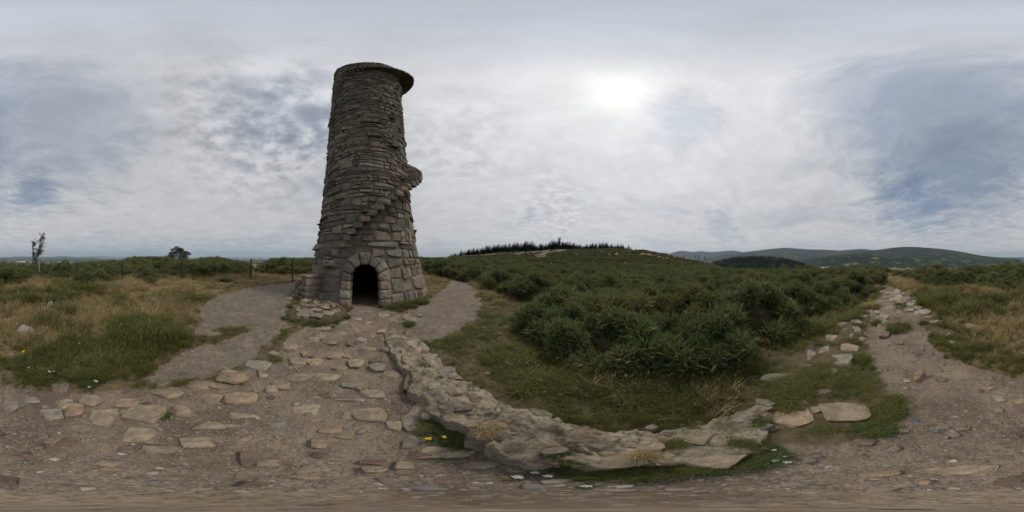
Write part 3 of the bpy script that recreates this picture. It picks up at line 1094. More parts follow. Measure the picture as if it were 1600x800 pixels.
rs = np.random.default_rng(9)
NV = 7
edges_a = np.linspace(-8, 188, NV + 1) + np.r_[0, rs.uniform(-3, 3, NV - 1), 0]
for k in range(NV):
    a, b = R(edges_a[k]), R(edges_a[k + 1])
    ro_ = 1.0 + rs.uniform(-.05, .05)
    P4 = [(DOOR_W * math.cos(a), SPRING + DOOR_W * math.sin(a)), (ro_ * math.cos(a), SPRING + ro_ * math.sin(a)),
          (ro_ * math.cos(b), SPRING + ro_ * math.sin(b)), (DOOR_W * math.cos(b), SPRING + DOOR_W * math.sin(b))]
    face_stone(P4, 0.075, rs, 0.025, name='voussoir')
zj = [-0.12, 0.28, 0.62, 0.95]
for s_ in (-1, 1):
    for k in range(3):
        wj = rs.uniform(0.38, 0.47)
        u0, u1 = s_ * DOOR_W, s_ * (DOOR_W + wj)
        lo_, hi_ = zj[k], zj[k + 1]
        face_stone([(min(u0, u1), lo_), (max(u0, u1), lo_), (max(u0, u1), hi_), (min(u0, u1), hi_)], 0.08, rs, 0.02, name='jamb_stone')
# passage into the dark flue
prof = [(-DOOR_W, -0.05)] + [(-DOOR_W, zq) for zq in (0.35, 0.7)] + [(DOOR_W * math.cos(R(a)), SPRING + DOOR_W * math.sin(R(a))) for a in range(180, -1, -12)] + [(DOOR_W, zq) for zq in (0.7, 0.35, -0.05)]
V, f = [], []
deps = [0.0, 0.35, 0.9, 1.8, 3.6]
base_dir = np.array([math.cos(TPHI + DOOR_T), math.sin(TPHI + DOOR_T)])
side = np.array([-base_dir[1], base_dir[0]])
for dq in deps:
    for (u, zq) in prof:
        rface = math.sqrt(max(float(tw_R(max(zq, 0))) ** 2 - u * u, 0.1)) - 0.0
        rq = rface - dq if dq < 1 else 3.0 - dq
        V.append((*(base_dir * rq + side * u * (1 + (0.25 if dq > 1 else 0))), zq))
m = len(prof)
for a in range(len(deps) - 1):
    for k in range(m - 1):
        f.append((a * m + k, a * m + k + 1, (a + 1) * m + k + 1, (a + 1) * m + k))
    f.append((a * m + m - 1, a * m, (a + 1) * m, (a + 1) * m + m - 1))
f.append(tuple((len(deps) - 1) * m + k for k in range(m)))
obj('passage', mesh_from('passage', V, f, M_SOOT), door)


# outside stair: solid lower flight, projecting stubs, then a cantilevered spiral
stair = empty('spiral_stair', (0, 0, 0))
stair.parent = tower


def sector_stone(name, a0, a1, r0, r1, z0, z1, rs, parent, col=None, drop=0.0):
    """rounded block between two angles (degrees), radii and heights"""
    g_ = np.array([(x, y, zq) for x in np.linspace(0, 1, 4) for y in np.linspace(0, 1, 4) for zq in np.linspace(0, 1, 3)])
    keep = (np.abs(g_[:, 0] - .5) > .49) | (np.abs(g_[:, 1] - .5) > .49) | (np.abs(g_[:, 2] - .5) > .49)
    cen = g_ - .5
    rnd = 1 - 0.035 * (np.sum((np.abs(cen) * 2) ** 6, 1) - 1)
    gg = .5 + cen * rnd[:, None] + rs.uniform(-.028, .028, g_.shape)
    A = np.radians(a0 + gg[:, 0] * (a1 - a0))
    Rr = r0 + gg[:, 1] * (r1 - r0)
    V = tpt(A, Rr, z0 + gg[:, 2] * (z1 - z0) - drop * gg[:, 1])
    f = []
    def ix(a, b, c_): return (a * 4 + b) * 3 + c_
    for a in range(3):
        for b in range(3):
            f.append((ix(a, b, 0), ix(a, b + 1, 0), ix(a + 1, b + 1, 0), ix(a + 1, b, 0)))
            f.append((ix(a, b, 2), ix(a + 1, b, 2), ix(a + 1, b + 1, 2), ix(a, b + 1, 2)))
        for c_ in range(2):
            f.append((ix(a, 0, c_), ix(a + 1, 0, c_), ix(a + 1, 0, c_ + 1), ix(a, 0, c_ + 1)))
            f.append((ix(a, 3, c_), ix(a, 3, c_ + 1), ix(a + 1, 3, c_ + 1), ix(a + 1, 3, c_)))
            f.append((ix(0, a, c_), ix(0, a, c_ + 1), ix(0, a + 1, c_ + 1), ix(0, a + 1, c_)))
            f.append((ix(3, a, c_), ix(3, a + 1, c_), ix(3, a + 1, c_ + 1), ix(3, a, c_ + 1)))
    c = TCOL[rs.integers(len(TCOL))] * rs.uniform(0.95, 1.3) if col is None else np.array(col)
    return obj(name, mesh_from(name, V, f, M_TOWER, False, np.tile(c, (len(V), 1))), parent)


rs = np.random.default_rng(14)
# lower flight: columns of blocks under a tread slab
flight = [(-68, -60.5, 0.30, 4.05), (-60.5, -53.5, 0.62, 4.0), (-53.5, -47, 0.88, 3.95), (-47, -38.5, 1.10, 3.9)]
for a0, a1, top, r1 in flight:
    zq = -0.1
    while zq < top - 0.12:
        hq = min(rs.uniform(0.2, 0.3), top - 0.1 - zq)
        if top - 0.1 - (zq + hq) < 0.1:
            hq = top - 0.1 - zq
        rr_ = r1 - 0.10 * max(zq, 0) + rs.uniform(-.03, .03)
        if rs.uniform() < 0.5:
            sector_stone('stone', a0, a1 - .2, 2.75, rr_, zq + .008, zq + hq - .008, rs, stair)
        else:
            am = a0 + (a1 - a0) * rs.uniform(.4, .6)
            sector_stone('stone', a0, am - .2, 2.75, rr_, zq + .008, zq + hq - .008, rs, stair)
            sector_stone('stone', am + .2, a1 - .2, 2.75, rr_ - .02, zq + .008, zq + hq - .008, rs, stair)
        zq += hq
    sector_stone('step', a0 - .6, a1 + .3, 2.7, r1 - 0.05, top - 0.1, top, rs, stair)
sector_stone('step', -38, -25, 2.6, 3.30, 1.50, 1.72, rs, stair)
# broken stubs left in the wall
for a_, z_, pr_ in ((-27, 2.02, .10), (-21, 2.36, .14), (-16.5, 2.62, .12)):
    rw = float(tw_R(z_))
    sector_stone('step', a_ - 3, a_ + 3, rw - .2, rw + pr_, z_ - .1, z_ + .14, rs, stair)
NSTEP = 42
for k in range(NSTEP):
    a_ = -12.5 + k * 5.6
    z_ = 2.86 + k * 5.6 * 0.0437
    rw = float(tw_R(z_))
    pr_ = 0.26 + 0.56 * min(1, max(0, (k - 1) / 11)) + rs.uniform(-.03, .03)
    sector_stone('step', a_ - 3.9, a_ + 3.9, rw - .2, rw + pr_, z_ - .10, z_ + .13, rs, stair)

# gallery ring at the top, resting on corbels, fading out on the left
gal = empty('gallery', (0, 0, 0))
gal.parent = tower
NG = 46
for k in range(NG):
    a_ = -34 + k * 5.3
    pr_ = 0.16 + 0.66 * min(1, max(0, (a_ + 34) / 95))
    rw = float(tw_R(17.9))
    sector_stone('gallery_slab', a_ - 2.62, a_ + 2.62, rw - .25, rw + pr_, 17.80, 18.12, rs, gal, TCOL[4] * rs.uniform(.8, 1.0))
for k in range(5):
    a_ = -30 + k * 6.2
    rw = float(tw_R(17.7))
    sector_stone('corbel', a_ - 1.5, a_ + 1.5, rw - .2, rw + 0.11 + .03 * k, 17.50, 17.79, rs, gal)

# ------------------------------------------------------------------ low mossy platform beside the door
pc = pix(494, 489)
plat = empty('stone_platform', (pc.x, pc.y, 0))
tag(plat, 'low mossy platform of flat stones left of the tower doorway', 'platform')
outline = [(448, 493), (460, 502), (490, 504), (520, 503), (540, 497), (540, 486), (528, 478), (505, 474), (480, 474), (462, 480)]
ol = np.array([tuple(pix(*p))[:2] for p in outline]) - np.array([pc.x, pc.y])
mb = MB()
n = len(ol)
cen = ol.mean(0)
lay = [(1.05, -0.05), (1.02, 0.06), (0.94, 0.13), (0.7, 0.155), (0.35, 0.16)]
V = []
for sc_, zq in lay:
    q = cen + (ol - cen) * sc_
    V += [(a, b, zq + (rng.uniform(-.012, .012) if zq > 0 else 0)) for a, b in q]
V.append((*cen, 0.16))
f = [(a * n + k, a * n + (k + 1) % n, (a + 1) * n + (k + 1) % n, (a + 1) * n + k) for a in range(len(lay) - 1) for k in range(n)]
f += [((len(lay) - 1) * n + k, (len(lay) - 1) * n + (k + 1) % n, len(lay) * n) for k in range(n)]
mb.add(V, f)
obj('mossy_base', mb.mesh('mossy_base', M_MOSS, True), plat)
rs = np.random.default_rng(3)
for k in range(40):
    for _ in range(30):
        t = rs.uniform(0, 1, 2)
        q = cen + np.array([rs.uniform(-1.3, 1.3), rs.uniform(-1.3, 1.3)])
        if poly_sd(q[None], ol)[0] > 0.13:
            break
    w_ = rs.uniform(.18, .42)
    rock('stone', plat, (q[0], q[1], 0.165 + rs.uniform(-.01, .03)), w_, w_ * rs.uniform(.6, .9), rs.uniform(.07, .12), rs.uniform(0, 6.3), (rs.normal(0, .07), rs.normal(0, .07)), None, ICO2, rs)
for x, y, w_, h_, up in ((521, 486, .18, .16, .16), (528, 493, .2, .15, .12), (476, 478, .3, .12, .17)):
    q = pix(x, y)
    rock('stone', plat, (q.x - pc.x, q.y - pc.y, up + .04), w_, w_ * .8, h_, rs.uniform(0, 6), (0, .1), PALETTE['tan'], ICO3, rs)

# ------------------------------------------------------------------ ruined flue wall beside the camera
A_in, B_in = np.array([-2.56, 2.62]), np.array([0.84, -0.22])
A_out, B_out = np.array([-2.36, 3.02]), np.array([1.94, -0.12])
inner = np.array([(-2.60, 2.56), (-2.1, 2.16), (-1.45, 1.75), (-0.98, 1.36), (-0.55, 1.02), (-0.22, 0.76), (0.12, 0.50), (0.33, 0.34), (0.56, 0.14), (0.76, 0.0), (1.12, 0.0), (1.62, -0.12)])
outer = np.array([(-2.40, 2.96), (-1.75, 2.62), (-1.05, 2.22), (-0.60, 1.86), (-0.12, 1.42), (0.14, 1.18), (0.39, 0.95), (0.69, 0.70), (0.87, 0.54), (1.16, 0.33), (1.47, 0.14), (1.98, -0.06)])
WALLP0 = np.vstack([inner, outer[::-1]])
hts = np.array([0.03, 0.07, 0.11, 0.14, 0.19, 0.24, 0.20, 0.11, 0.07, 0.04, 0.0, -0.08])
wall = empty('ruined_wall', (0, 0.6, 0))
tag(wall, 'low broken rubble and mortar wall curving past the path towards the tower', 'wall')
W0 = np.array([0, 0.6, 0])
NU, NVV = 330, 56
t = np.linspace(0, len(inner) - 1, NU)
kk = np.arange(len(inner))
I_ = np.c_[np.interp(t, kk, inner[:, 0]), np.interp(t, kk, inner[:, 1])]
O_ = np.c_[np.interp(t, kk, outer[:, 0]), np.interp(t, kk, outer[:, 1])]
H_ = np.interp(t, kk, hts)
# broken, uneven edges: stones have fallen out of both faces
tt_ = np.c_[t * 1.0, np.zeros(NU)]
bite = np.clip(fbm(tt_ * 2.6, 4, 81, .6), -.6, .8)[:, None]
bite2 = np.clip(fbm(tt_ * 2.1 + 40, 4, 82, .6), -.6, .8)[:, None]
dirn = (O_ - I_)
I_ = I_ + dirn * (0.05 + 0.20 * bite) * np.clip(t / 3, .3, 1)[:, None]
O_ = O_ - dirn * (0.03 + 0.14 * bite2)
H_ = H_ * (1 + .45 * fbm(tt_ * 1.7 + 9, 3, 83))
sp = np.linspace(-0.12, 1.12, NVV)
V = []
for a in range(NU):
    for s_ in sp:
        s2 = min(max(s_, 0), 1)
        p = I_[a] + (O_[a] - I_[a]) * (0.02 + 0.96 * s2)
        if s_ < 0:
            zf = max(0, 1 + s_ / 0.10)
            zq = H_[a] * zf - (1 - zf) * .06
            p = p + (I_[a] - O_[a]) * (-s_) * 0.10
        elif s_ > 1:
            zf = max(0, 1 - (s_ - 1) / 0.10)
            zq = H_[a] * zf - (1 - zf) * .25
            p = p + (O_[a] - I_[a]) * (s_ - 1) * 0.35
        else:
            zq = H_[a] + 0.03 * math.sin(s2 * math.pi)
        V.append((p[0], p[1], zq))
V = np.array(V)
amt = np.repeat(np.clip(H_ / 0.2, .25, 1), NVV)
pp = V.copy(); pp[:, 2] = 0
rid = 1 - np.abs(fbm(pp * 3.6 + 5, 5, 71, .6)) * 2.4
cell = np.abs(vnoise(pp * 11, 78) - .5) * 2
V[:, 2] += ((rid - .72) * 0.085 + fbm(pp * 8, 5, 73, .62) * 0.05 - np.clip(.2 - cell, 0, 1) * .18) * amt
# crevice and hump of the biggest mass
hump = np.exp(-(((V[:, 0] - 0.03) / .33) ** 2 + ((V[:, 1] - 0.98) / .26) ** 2))
V[:, 2] += hump * (0.10 + 0.05 * fbm(pp * 6, 3, 75))
V[:, 0] += fbm(pp * 5, 4, 76) * 0.05; V[:, 1] += fbm(pp * 5, 4, 77) * 0.05
WV = V.copy()
i, j = np.meshgrid(np.arange(NU - 1), np.arange(NVV - 1), indexing='ij')
q = (i * NVV + j).ravel()
Fw = np.c_[q, q + 1, q + NVV + 1, q + NVV][:, ::-1]
wm = mesh_from('mortar_core', V - W0, Fw, M_RUBBLE, True)
obj('mortar_core', wm, wall)


def wall_stone(x, y, w, h, zt, thick, col, rz=0.0, tilt=(0, 0), cuts=9, parent=wall, off=W0):
    """stone seen at x, y whose top lies at height zt"""
    a = pix(x, y + h / 2, zt); b = pix(x, y - h / 2, zt)
    c = (a + b) / 2
    ww = w * 0.003927 * math.hypot(c.x, c.y)
    dd = math.hypot(a.x - b.x, a.y - b.y)
    az = math.atan2(c.x, c.y)
    SPOTS.append((c.x, c.y, .34 * (ww + dd)))
    if parent is wall:                          # bed it in the mortar as it really lies
        dq = np.hypot(WV[:, 0] - c.x, WV[:, 1] - c.y)
        if dq.min() < .08:
            zt = max(float(WV[np.argsort(dq)[:25], 2].mean()) + .045, .05)
            thick = max(thick, zt - gz(c.x, c.y) + .05, .13)
        else:
            zt = gz(c.x, c.y) + .07
            thick = .16
    return rock('stone', parent, (c.x - off[0], c.y - off[1], zt - thick / 2 - off[2]), ww * 1.25, dd * 1.25, thick, -az + rz, tilt, PALETTE[col], ICO3, None, cuts)


# stones bedded in the wall: photo position, size, top height, thickness, colour
for a in [(648, 527, 15, 12, .16, .16, 'grey'), (650, 545, 14, 14, .18, .14, 'orange'), (662, 535, 18, 12, .15, .15, 'grey'), (632, 549, 9, 22, .20, .14, 'tan'), (643, 583, 22, 26, .21, .18, 'brown'),
          (672, 557, 22, 14, .19, .16, 'grey'), (695, 573, 26, 16, .22, .18, 'grey'), (712, 592, 24, 12, .22, .12, 'tan'), (665, 622, 36, 26, .20, .16, 'tan'), (684, 596, 14, 5, .25, .06, 'white'),
          (675, 602, 10, 4, .24, .06, 'grey'), (700, 617, 12, 9, .26, .08, 'grey'), (742, 603, 32, 20, .40, .22, 'brown'), (726, 625, 30, 12, .33, .12, 'brown'), (740, 624, 20, 20, .36, .16, 'tan'),
          (842, 646, 40, 18, .33, .14, 'grey'), (831, 676, 34, 14, .34, .10, 'orange'), (896, 662, 26, 10, .30, .10, 'orange'), (906, 696, 50, 14, .30, .12, 'tan'), (946, 716, 110, 22, .27, .14, 'tan'),
          (1010, 690, 50, 14, .28, .10, 'tan'), (985, 665, 40, 12, .27, .10, 'tan'), (1096, 674, 62, 22, .25, .14, 'tan'), (1104, 710, 120, 26, .20, .12, 'tan'), (1015, 655, 28, 10, .24, .10, 'grey'),
          (1170, 640, 60, 18, .20, .12, 'grey'), (1044, 663, 22, 5, .27, .05, 'white'), (1195, 620, 36, 12, .16, .12, 'grey'), (1215, 577, 40, 12, .20, .22, 'grey'),
          (790, 690, 60, 16, .33, .12, 'tan'), (770, 655, 40, 14, .36, .10, 'tan'), (805, 640, 50, 20, .42, .16, 'grey'), (716, 652, 40, 18, .30, .14, 'tan')]:
    wall_stone(*a, rz=rng.uniform(-.25, .25), tilt=(rng.normal(0, .05), rng.normal(0, .05)))

rs = np.random.default_rng(44)
for k in range(48):                            # small rubble in the core and along the inner face
    a_ = rs.integers(6, NU - 12); b_ = rs.integers(3, NVV - 5)
    q = WV[a_ * NVV + b_]
    w_ = rs.uniform(.05, .15) * (1.25 if b_ < 10 else 1)
    rock('stone', wall, (q[0], q[1] - .6, q[2] - w_ * .08), w_, w_ * rs.uniform(.6, 1), w_ * rs.uniform(.45, .8), rs.uniform(0, 6.3), (rs.normal(0, .2), rs.normal(0, .2)),
         np.array(PALETTE[('tan', 'grey', 'brown', 'tan', 'grey', 'tan', 'red')[rs.integers(7)]]) * rs.uniform(.75, 1.0), ICO2, rs, 10)

# ------------------------------------------------------------------ stones bedded in the trodden earth
for a in [  # x, y, w, h, up, colour
        (451, 541, 27, 14, .10, 'tan'), (429, 552, 22, 10, .08, 'tan'), (404, 571, 36, 17, .06, 'grey'), (362, 588, 44, 24, .10, 'orange'), (318, 593, 26, 8, .06, 'grey'), (332, 601, 30, 12, .06, 'orange'),
        (410, 585, 18, 10, .07, 'tan'), (262, 616, 48, 14, .09, 'tan'), (328, 625, 44, 28, .08, 'tan'), (372, 623, 54, 22, .07, 'orange'), (308, 604, 30, 10, .06, 'tan'), (425, 606, 20, 12, .05, 'tan'),
        (232, 645, 84, 32, .09, 'tan'), (165, 652, 46, 26, .08, 'tan'), (145, 628, 40, 20, .08, 'tan'), (220, 677, 48, 24, .05, 'tan'), (92, 606, 40, 26, .12, 'brown'), (78, 648, 42, 18, .07, 'grey'), (20, 632, 28, 20, .05, 'grey'),
        (118, 640, 24, 26, .07, 'orange'), (195, 612, 20, 8, .05, 'red'), (180, 606, 46, 14, .03, 'grey'), (325, 663, 46, 18, .05, 'tan'), (358, 665, 38, 8, .03, 'tan'),
        (105, 690, 30, 14, .02, 'red'), (62, 696, 26, 6, .015, 'red'), (37, 709, 30, 9, .015, 'red'), (200, 702, 32, 12, .02, 'brown'), (172, 722, 40, 12, .02, 'tan'), (170, 732, 42, 6, .015, 'orange'),
        (412, 718, 66, 26, .03, 'brown'), (424, 724, 36, 14, .045, 'tan'), (390, 757, 34, 12, .03, 'red'), (138, 763, 24, 4, .012, 'white'),
        (505, 514, 26, 8, .08, 'tan'), (500, 524, 18, 10, .06, 'tan'), (555, 514, 14, 8, .06, 'orange'), (598, 517, 16, 10, .08, 'tan'), (582, 524, 16, 6, .04, 'orange'), (545, 536, 12, 8, .06, 'brown'),
        (522, 554, 32, 13, .06, 'tan'), (476, 551, 14, 10, .05, 'orange'), (462, 565, 34, 18, .06, 'grey'), (466, 571, 16, 10, .05, 'tan'), (555, 567, 28, 16, .05, 'tan'), (588, 573, 24, 16, .10, 'grey'),
        (590, 560, 22, 12, .05, 'brown'), (508, 588, 50, 13, .04, 'tan'), (518, 615, 18, 12, .06, 'tan'), (547, 624, 46, 5, .03, 'pale'), (496, 619, 20, 6, .03, 'tan'), (585, 614, 40, 16, .035, 'tan'),
        (578, 647, 66, 30, .06, 'tan'), (540, 650, 18, 16, .05, 'grey'), (628, 610, 16, 8, .03, 'red'), (616, 628, 8, 8, .03, 'brown'), (622, 664, 36, 22, .05, 'tan'), (650, 656, 44, 34, .06, 'grey'),
        (497, 692, 28, 15, .03, 'tan'), (502, 710, 26, 10, .012, 'red'), (581, 722, 36, 10, .03, 'red'), (586, 733, 42, 14, .04, 'tan'), (630, 726, 36, 16, .04, 'tan'), (656, 710, 34, 12, .03, 'red'), (645, 690, 26, 20, .05, 'grey'),
        (430, 518, 3, 3, .03, 'pale'), (470, 540, 10, 6, .04, 'tan'), (488, 500, 8, 4, .03, 'pale'), (560, 498, 16, 4, .02, 'pale'), (575, 503, 14, 4, .02, 'pale'), (540, 503, 14, 3, .02, 'pale'), (520, 508, 10, 3, .02, 'tan'),
        (575, 487, 38, 5, .05, 'grey'), (600, 492, 16, 5, .03, 'pale'), (612, 500, 20, 6, .05, 'grey'), (640, 498, 26, 8, .07, 'grey'), (634, 492, 12, 6, .07, 'tan'), (655, 492, 12, 5, .05, 'grey'),
        (663, 516, 10, 7, .05, 'brown'), (680, 516, 8, 8, .07, 'brown'),
        (1232, 652, 68, 36, .07, 'orange'), (1314, 642, 78, 36, .10, 'tan'), (1300, 582, 34, 20, .08, 'tan'), (1326, 543, 32, 15, .08, 'tan'), (1330, 515, 38, 10, .07, 'grey'), (1312, 563, 40, 18, .09, 'grey'),
        (1270, 560, 20, 34, .08, 'grey'), (1285, 612, 24, 10, .05, 'tan'), (1252, 627, 24, 10, .04, 'orange'), (1378, 504, 22, 12, .10, 'pale'), (1380, 495, 20, 8, .10, 'tan'), (1382, 522, 16, 12, .10, 'brown'),
        (1400, 533, 18, 8, .04, 'brown'), (1440, 488, 30, 8, .10, 'pale'), (1460, 502, 16, 6, .07, 'tan'), (1475, 520, 20, 10, .06, 'tan'), (1390, 458, 16, 6, .07, 'tan'), (1402, 455, 12, 5, .08, 'pale'), (1416, 466, 16, 6, .09, 'grey'),
        (1398, 468, 22, 7, .08, 'tan'), (1392, 480, 18, 6, .06, 'tan'), (1424, 475, 16, 6, .08, 'pale'), (1436, 481, 14, 5, .08, 'tan'), (1384, 448, 10, 3, .05, 'tan'), (1376, 471, 14, 4, .06, 'tan'), (1410, 459, 10, 4, .08, 'grey'),
        (1370, 487, 10, 5, .05, 'tan'), (1405, 487, 12, 6, .06, 'grey'), (1330, 527, 10, 10, .08, 'tan'),
        (1268, 575, 30, 12, .08, 'grey'), (1290, 548, 22, 10, .10, 'grey'), (1302, 530, 26, 10, .10, 'tan'), (1318, 507, 22, 7, .10, 'grey'), (1340, 503, 18, 6, .10, 'tan'), (1350, 495, 14, 5, .10, 'grey'), (1358, 487, 12, 5, .08, 'tan'), (1344, 530, 14, 8, .06, 'tan'),
        (1246, 588, 36, 10, .08, 'grey'), (1292, 600, 26, 8, .07, 'tan'), (1275, 640, 20, 12, .05, 'tan'), (1200, 668, 44, 14, .08, 'tan'), (1150, 690, 50, 14, .09, 'grey'), (1420, 484, 14, 5, .08, 'tan'), (1410, 472, 16, 5, .09, 'tan'), (1430, 470, 10, 4, .08, 'pale'), (1450, 495, 14, 5, .07, 'grey'), (1404, 462, 14, 4, .07, 'pale'),
        (1386, 463, 12, 4, .07, 'tan'), (1380, 455, 10, 4, .06, 'grey'), (1485, 535, 16, 6, .05, 'tan'), (1386, 512, 16, 6, .05, 'tan'),
        (470, 590, 40, 14, .04, 'tan'), (440, 600, 36, 14, .045, 'tan'), (480, 640, 54, 16, .03, 'tan'), (430, 660, 60, 18, .03, 'grey'), (380, 650, 44, 14, .04, 'tan'), (300, 690, 60, 16, .025, 'tan'), (520, 670, 40, 12, .025, 'orange'), (550, 600, 30, 10, .04, 'grey'), (610, 585, 24, 10, .05, 'tan'), (530, 575, 24, 8, .05, 'tan'),
        (490, 565, 26, 9, .05, 'orange'), (540, 555, 20, 7, .05, 'tan'), (575, 545, 22, 8, .05, 'tan'), (605, 545, 18, 8, .06, 'grey'), (520, 535, 20, 7, .06, 'tan'), (565, 530, 16, 6, .05, 'pale'), (600, 530, 14, 6, .05, 'tan'), (490, 530, 18, 7, .06, 'tan'), (615, 515, 14, 5, .06, 'orange'), (535, 520, 14, 5, .05, 'tan'),
        (100, 632, 30, 16, .07, 'tan'), (50, 625, 34, 14, .06, 'grey'), (200, 630, 40, 16, .07, 'orange'), (285, 640, 36, 16, .06, 'tan'), (130, 668, 40, 12, .03, 'grey'), (250, 700, 50, 12, .02, 'tan'), (1545, 605, 24, 8, .04, 'tan'), (1580, 600, 20, 8, .05, 'grey'), (1510, 590, 16, 6, .04, 'tan'),
        (1350, 690, 40, 10, .012, 'brown'), (1500, 735, 120, 14, .03, 'tan'), (1590, 752, 70, 22, .03, 'brown'), (1446, 752, 40, 10, .02, 'orange'), (1375, 740, 60, 12, .015, 'orange'),
        (1592, 626, 22, 12, .05, 'tan'), (1563, 622, 16, 10, .03, 'pale'), (1492, 650, 14, 5, .03, 'white'), (1470, 638, 12, 4, .02, 'blue'), (1400, 660, 16, 6, .02, 'tan'), (1460, 672, 12, 6, .015, 'blue'), (1430, 656, 12, 6, .015, 'blue'),
        (1417, 594, 12, 6, .03, 'pale'), (1376, 622, 10, 6, .03, 'tan'), (1350, 560, 10, 6, .04, 'tan'), (700, 705, 80, 20, .02, 'tan'), (760, 725, 60, 14, .015, 'tan'), (470, 745, 60, 8, .012, 'orange')]:
    px_rock('stone', path_flue, *a, rz=rng.uniform(-.2, .2), tilt=rng.normal(0, .03), sub=ICO3 if a[2] * a[3] > 220 else ICO2)

rs = np.random.default_rng(66)
n_small = 0
while n_small < 105:
    r_ = rs.uniform(.9, 5.5); a_ = rs.uniform(0, 6.283)
    q = np.array([[r_ * math.sin(a_), r_ * math.cos(a_)]])
    s1, s2 = path_mask(q)
    if s1[0] < .06 or poly_sd(q, WALLP0)[0] > -.03 or math.hypot(q[0, 0] - TC.x, q[0, 1] - TC.y) < 3.5:
        continue
    w_ = rs.uniform(.05, .16)
    rock('stone', path_flue, (q[0, 0], q[0, 1], gz(q[0, 0], q[0, 1]) - .045 + rs.uniform(0, .025)), w_, w_ * rs.uniform(.5, .9), rs.uniform(.04, .08), rs.uniform(0, 6.3), (rs.normal(0, .12), rs.normal(0, .12)),
         np.array(PALETTE[('tan', 'grey', 'brown', 'tan', 'orange', 'red', 'tan')[rs.integers(7)]]) * rs.uniform(.8, 1.1), ICO2, rs, 9)
    n_small += 1

# ------------------------------------------------------------------ loose rocks, one by one
for (x, y, w, h, up, col, lab) in [
        (40, 519, 27, 8, .30, 'white', 'large pale pointed boulder lying in the green grass by the left edge'),
        (80, 478, 12, 5, .32, 'white', 'small pale upright rock in the dry grass, beyond the large boulder'),
        (103, 578, 11, 6, .08, 'pale', 'little pale stone in the grass above the path edge'),
        (18, 556, 20, 16, .06, 'grey', 'flat grey stone half buried in grass at the left edge'),
        (345, 443, 3, 4, .22, 'white', 'small white marker stone in dry grass before the tall dark post'),
        (305, 452, 4, 3, .10, 'white', 'tiny white stone in the straw-coloured grass below the second post'),
        (1434, 589, 24, 10, .18, 'orange', 'angular tan rock standing alone on the right-hand path'),
        (1503, 668, 16, 10, .05, 'tan', 'narrow pointed tan stone on the gravel, right of the grass clump'),
        (1516, 511, 20, 6, .17, 'tan', 'rounded tan rock in the green grass right of the path'),
        (1092, 602, 26, 12, .17, 'grey', 'pale grey rock in the grass below the nearest gorse bush'),
        (928, 597, 26, 14, .10, 'grey', 'mossy grey stone in the grass, in front of the gorse'),
        (970, 617, 22, 12, .08, 'grey', 'dull flat stone in grass just behind the ruined wall'),
        (712, 568, 14, 10, .16, 'brown', 'upright brown stone in the turf behind the wall'),
        (760, 584, 10, 6, .06, 'tan', 'small pale stone on the brown turf behind the wall'),
        (1266, 545, 17, 9, .20, 'brown', 'leaning lichen-covered slab at the edge of the gorse'),
        (453, 466, 14, 6, .20, 'tan', 'squat flat-topped stone at the foot of the tower steps'),
        (1560, 640, 14, 8, .04, 'tan', 'small rough stone on the gravel at the right edge'),
        (250, 534, 6, 4, .05, 'pale', 'tiny pale stone between grass and gravel path')]:
    o = px_rock('rock', None, x, y, w, h, up, col, rng.uniform(-.3, .3), sub=ICO3, sink=.72, cuts=14)
    tag(o, lab, 'rock')

# ------------------------------------------------------------------ weathered log
lp = pix(1180, 538)
SPOTS.append((lp.x, lp.y, .42)); SPOTS.append((lp.x * .85, lp.y * .85, .35))
lg = empty('log', (lp.x, lp.y, lp.z + .11), 0)
tag(lg, 'weathered brown timber lying in the grass against the gorse', 'log')
mb = MB()
rt = Vector((math.cos(R(85.5)), -math.sin(R(85.5)), 0))
L2 = 0.42
pts = [rt * (-L2 + 2 * L2 * k / 9) + Vector((rng.normal(0, .006), rng.normal(0, .006), .03 * (1 - k / 4.5) + rng.normal(0, .006))) for k in range(10)]
mb.tube(pts, [.055, .068, .072, .07, .074, .072, .068, .064, .06, .05], 10)
obj('trunk', mb.mesh('trunk', M_LOG, False), lg)
mb = MB()
mb.tube([pts[6], pts[6] + Vector((.03, .05, .09)), pts[6] + Vector((.05, .08, .13))], [.018, .014, .008], 6)
obj('broken_branch', mb.mesh('broken_branch', M_LOG, False), lg)

# ------------------------------------------------------------------ fence posts
def post(x, ytop, ybase, wpx, mat, lab, lean=(0, 0), d=None):
    b = pix(x, ybase) if d is None else pol(x, d)
    dist = math.hypot(b.x, b.y)
    top = CAM_H - dist * math.tan(R((ytop - 400) * .225))
    hgt = top - b.z
    r = max(0.03, wpx * .003927 * dist / 2)
    mb = MB()
    n = 9
    pts = [(lean[0] * t * hgt + rng.normal(0, .006), lean[1] * t * hgt + rng.normal(0, .006), -0.25 + t * (hgt + .25)) for t in np.linspace(0, 1, 7)]
    mb.tube(pts, [r * 1.08, r * 1.05, r * 1.0, r * .98, r * 1.0, r * .95, r * .86], n)
    o = obj('fence_post', mb.mesh('fence_post', mat, False), None, (b.x, b.y, b.z))
    tag(o, lab, 'fence post', 'fence posts along the gorse')
    return o


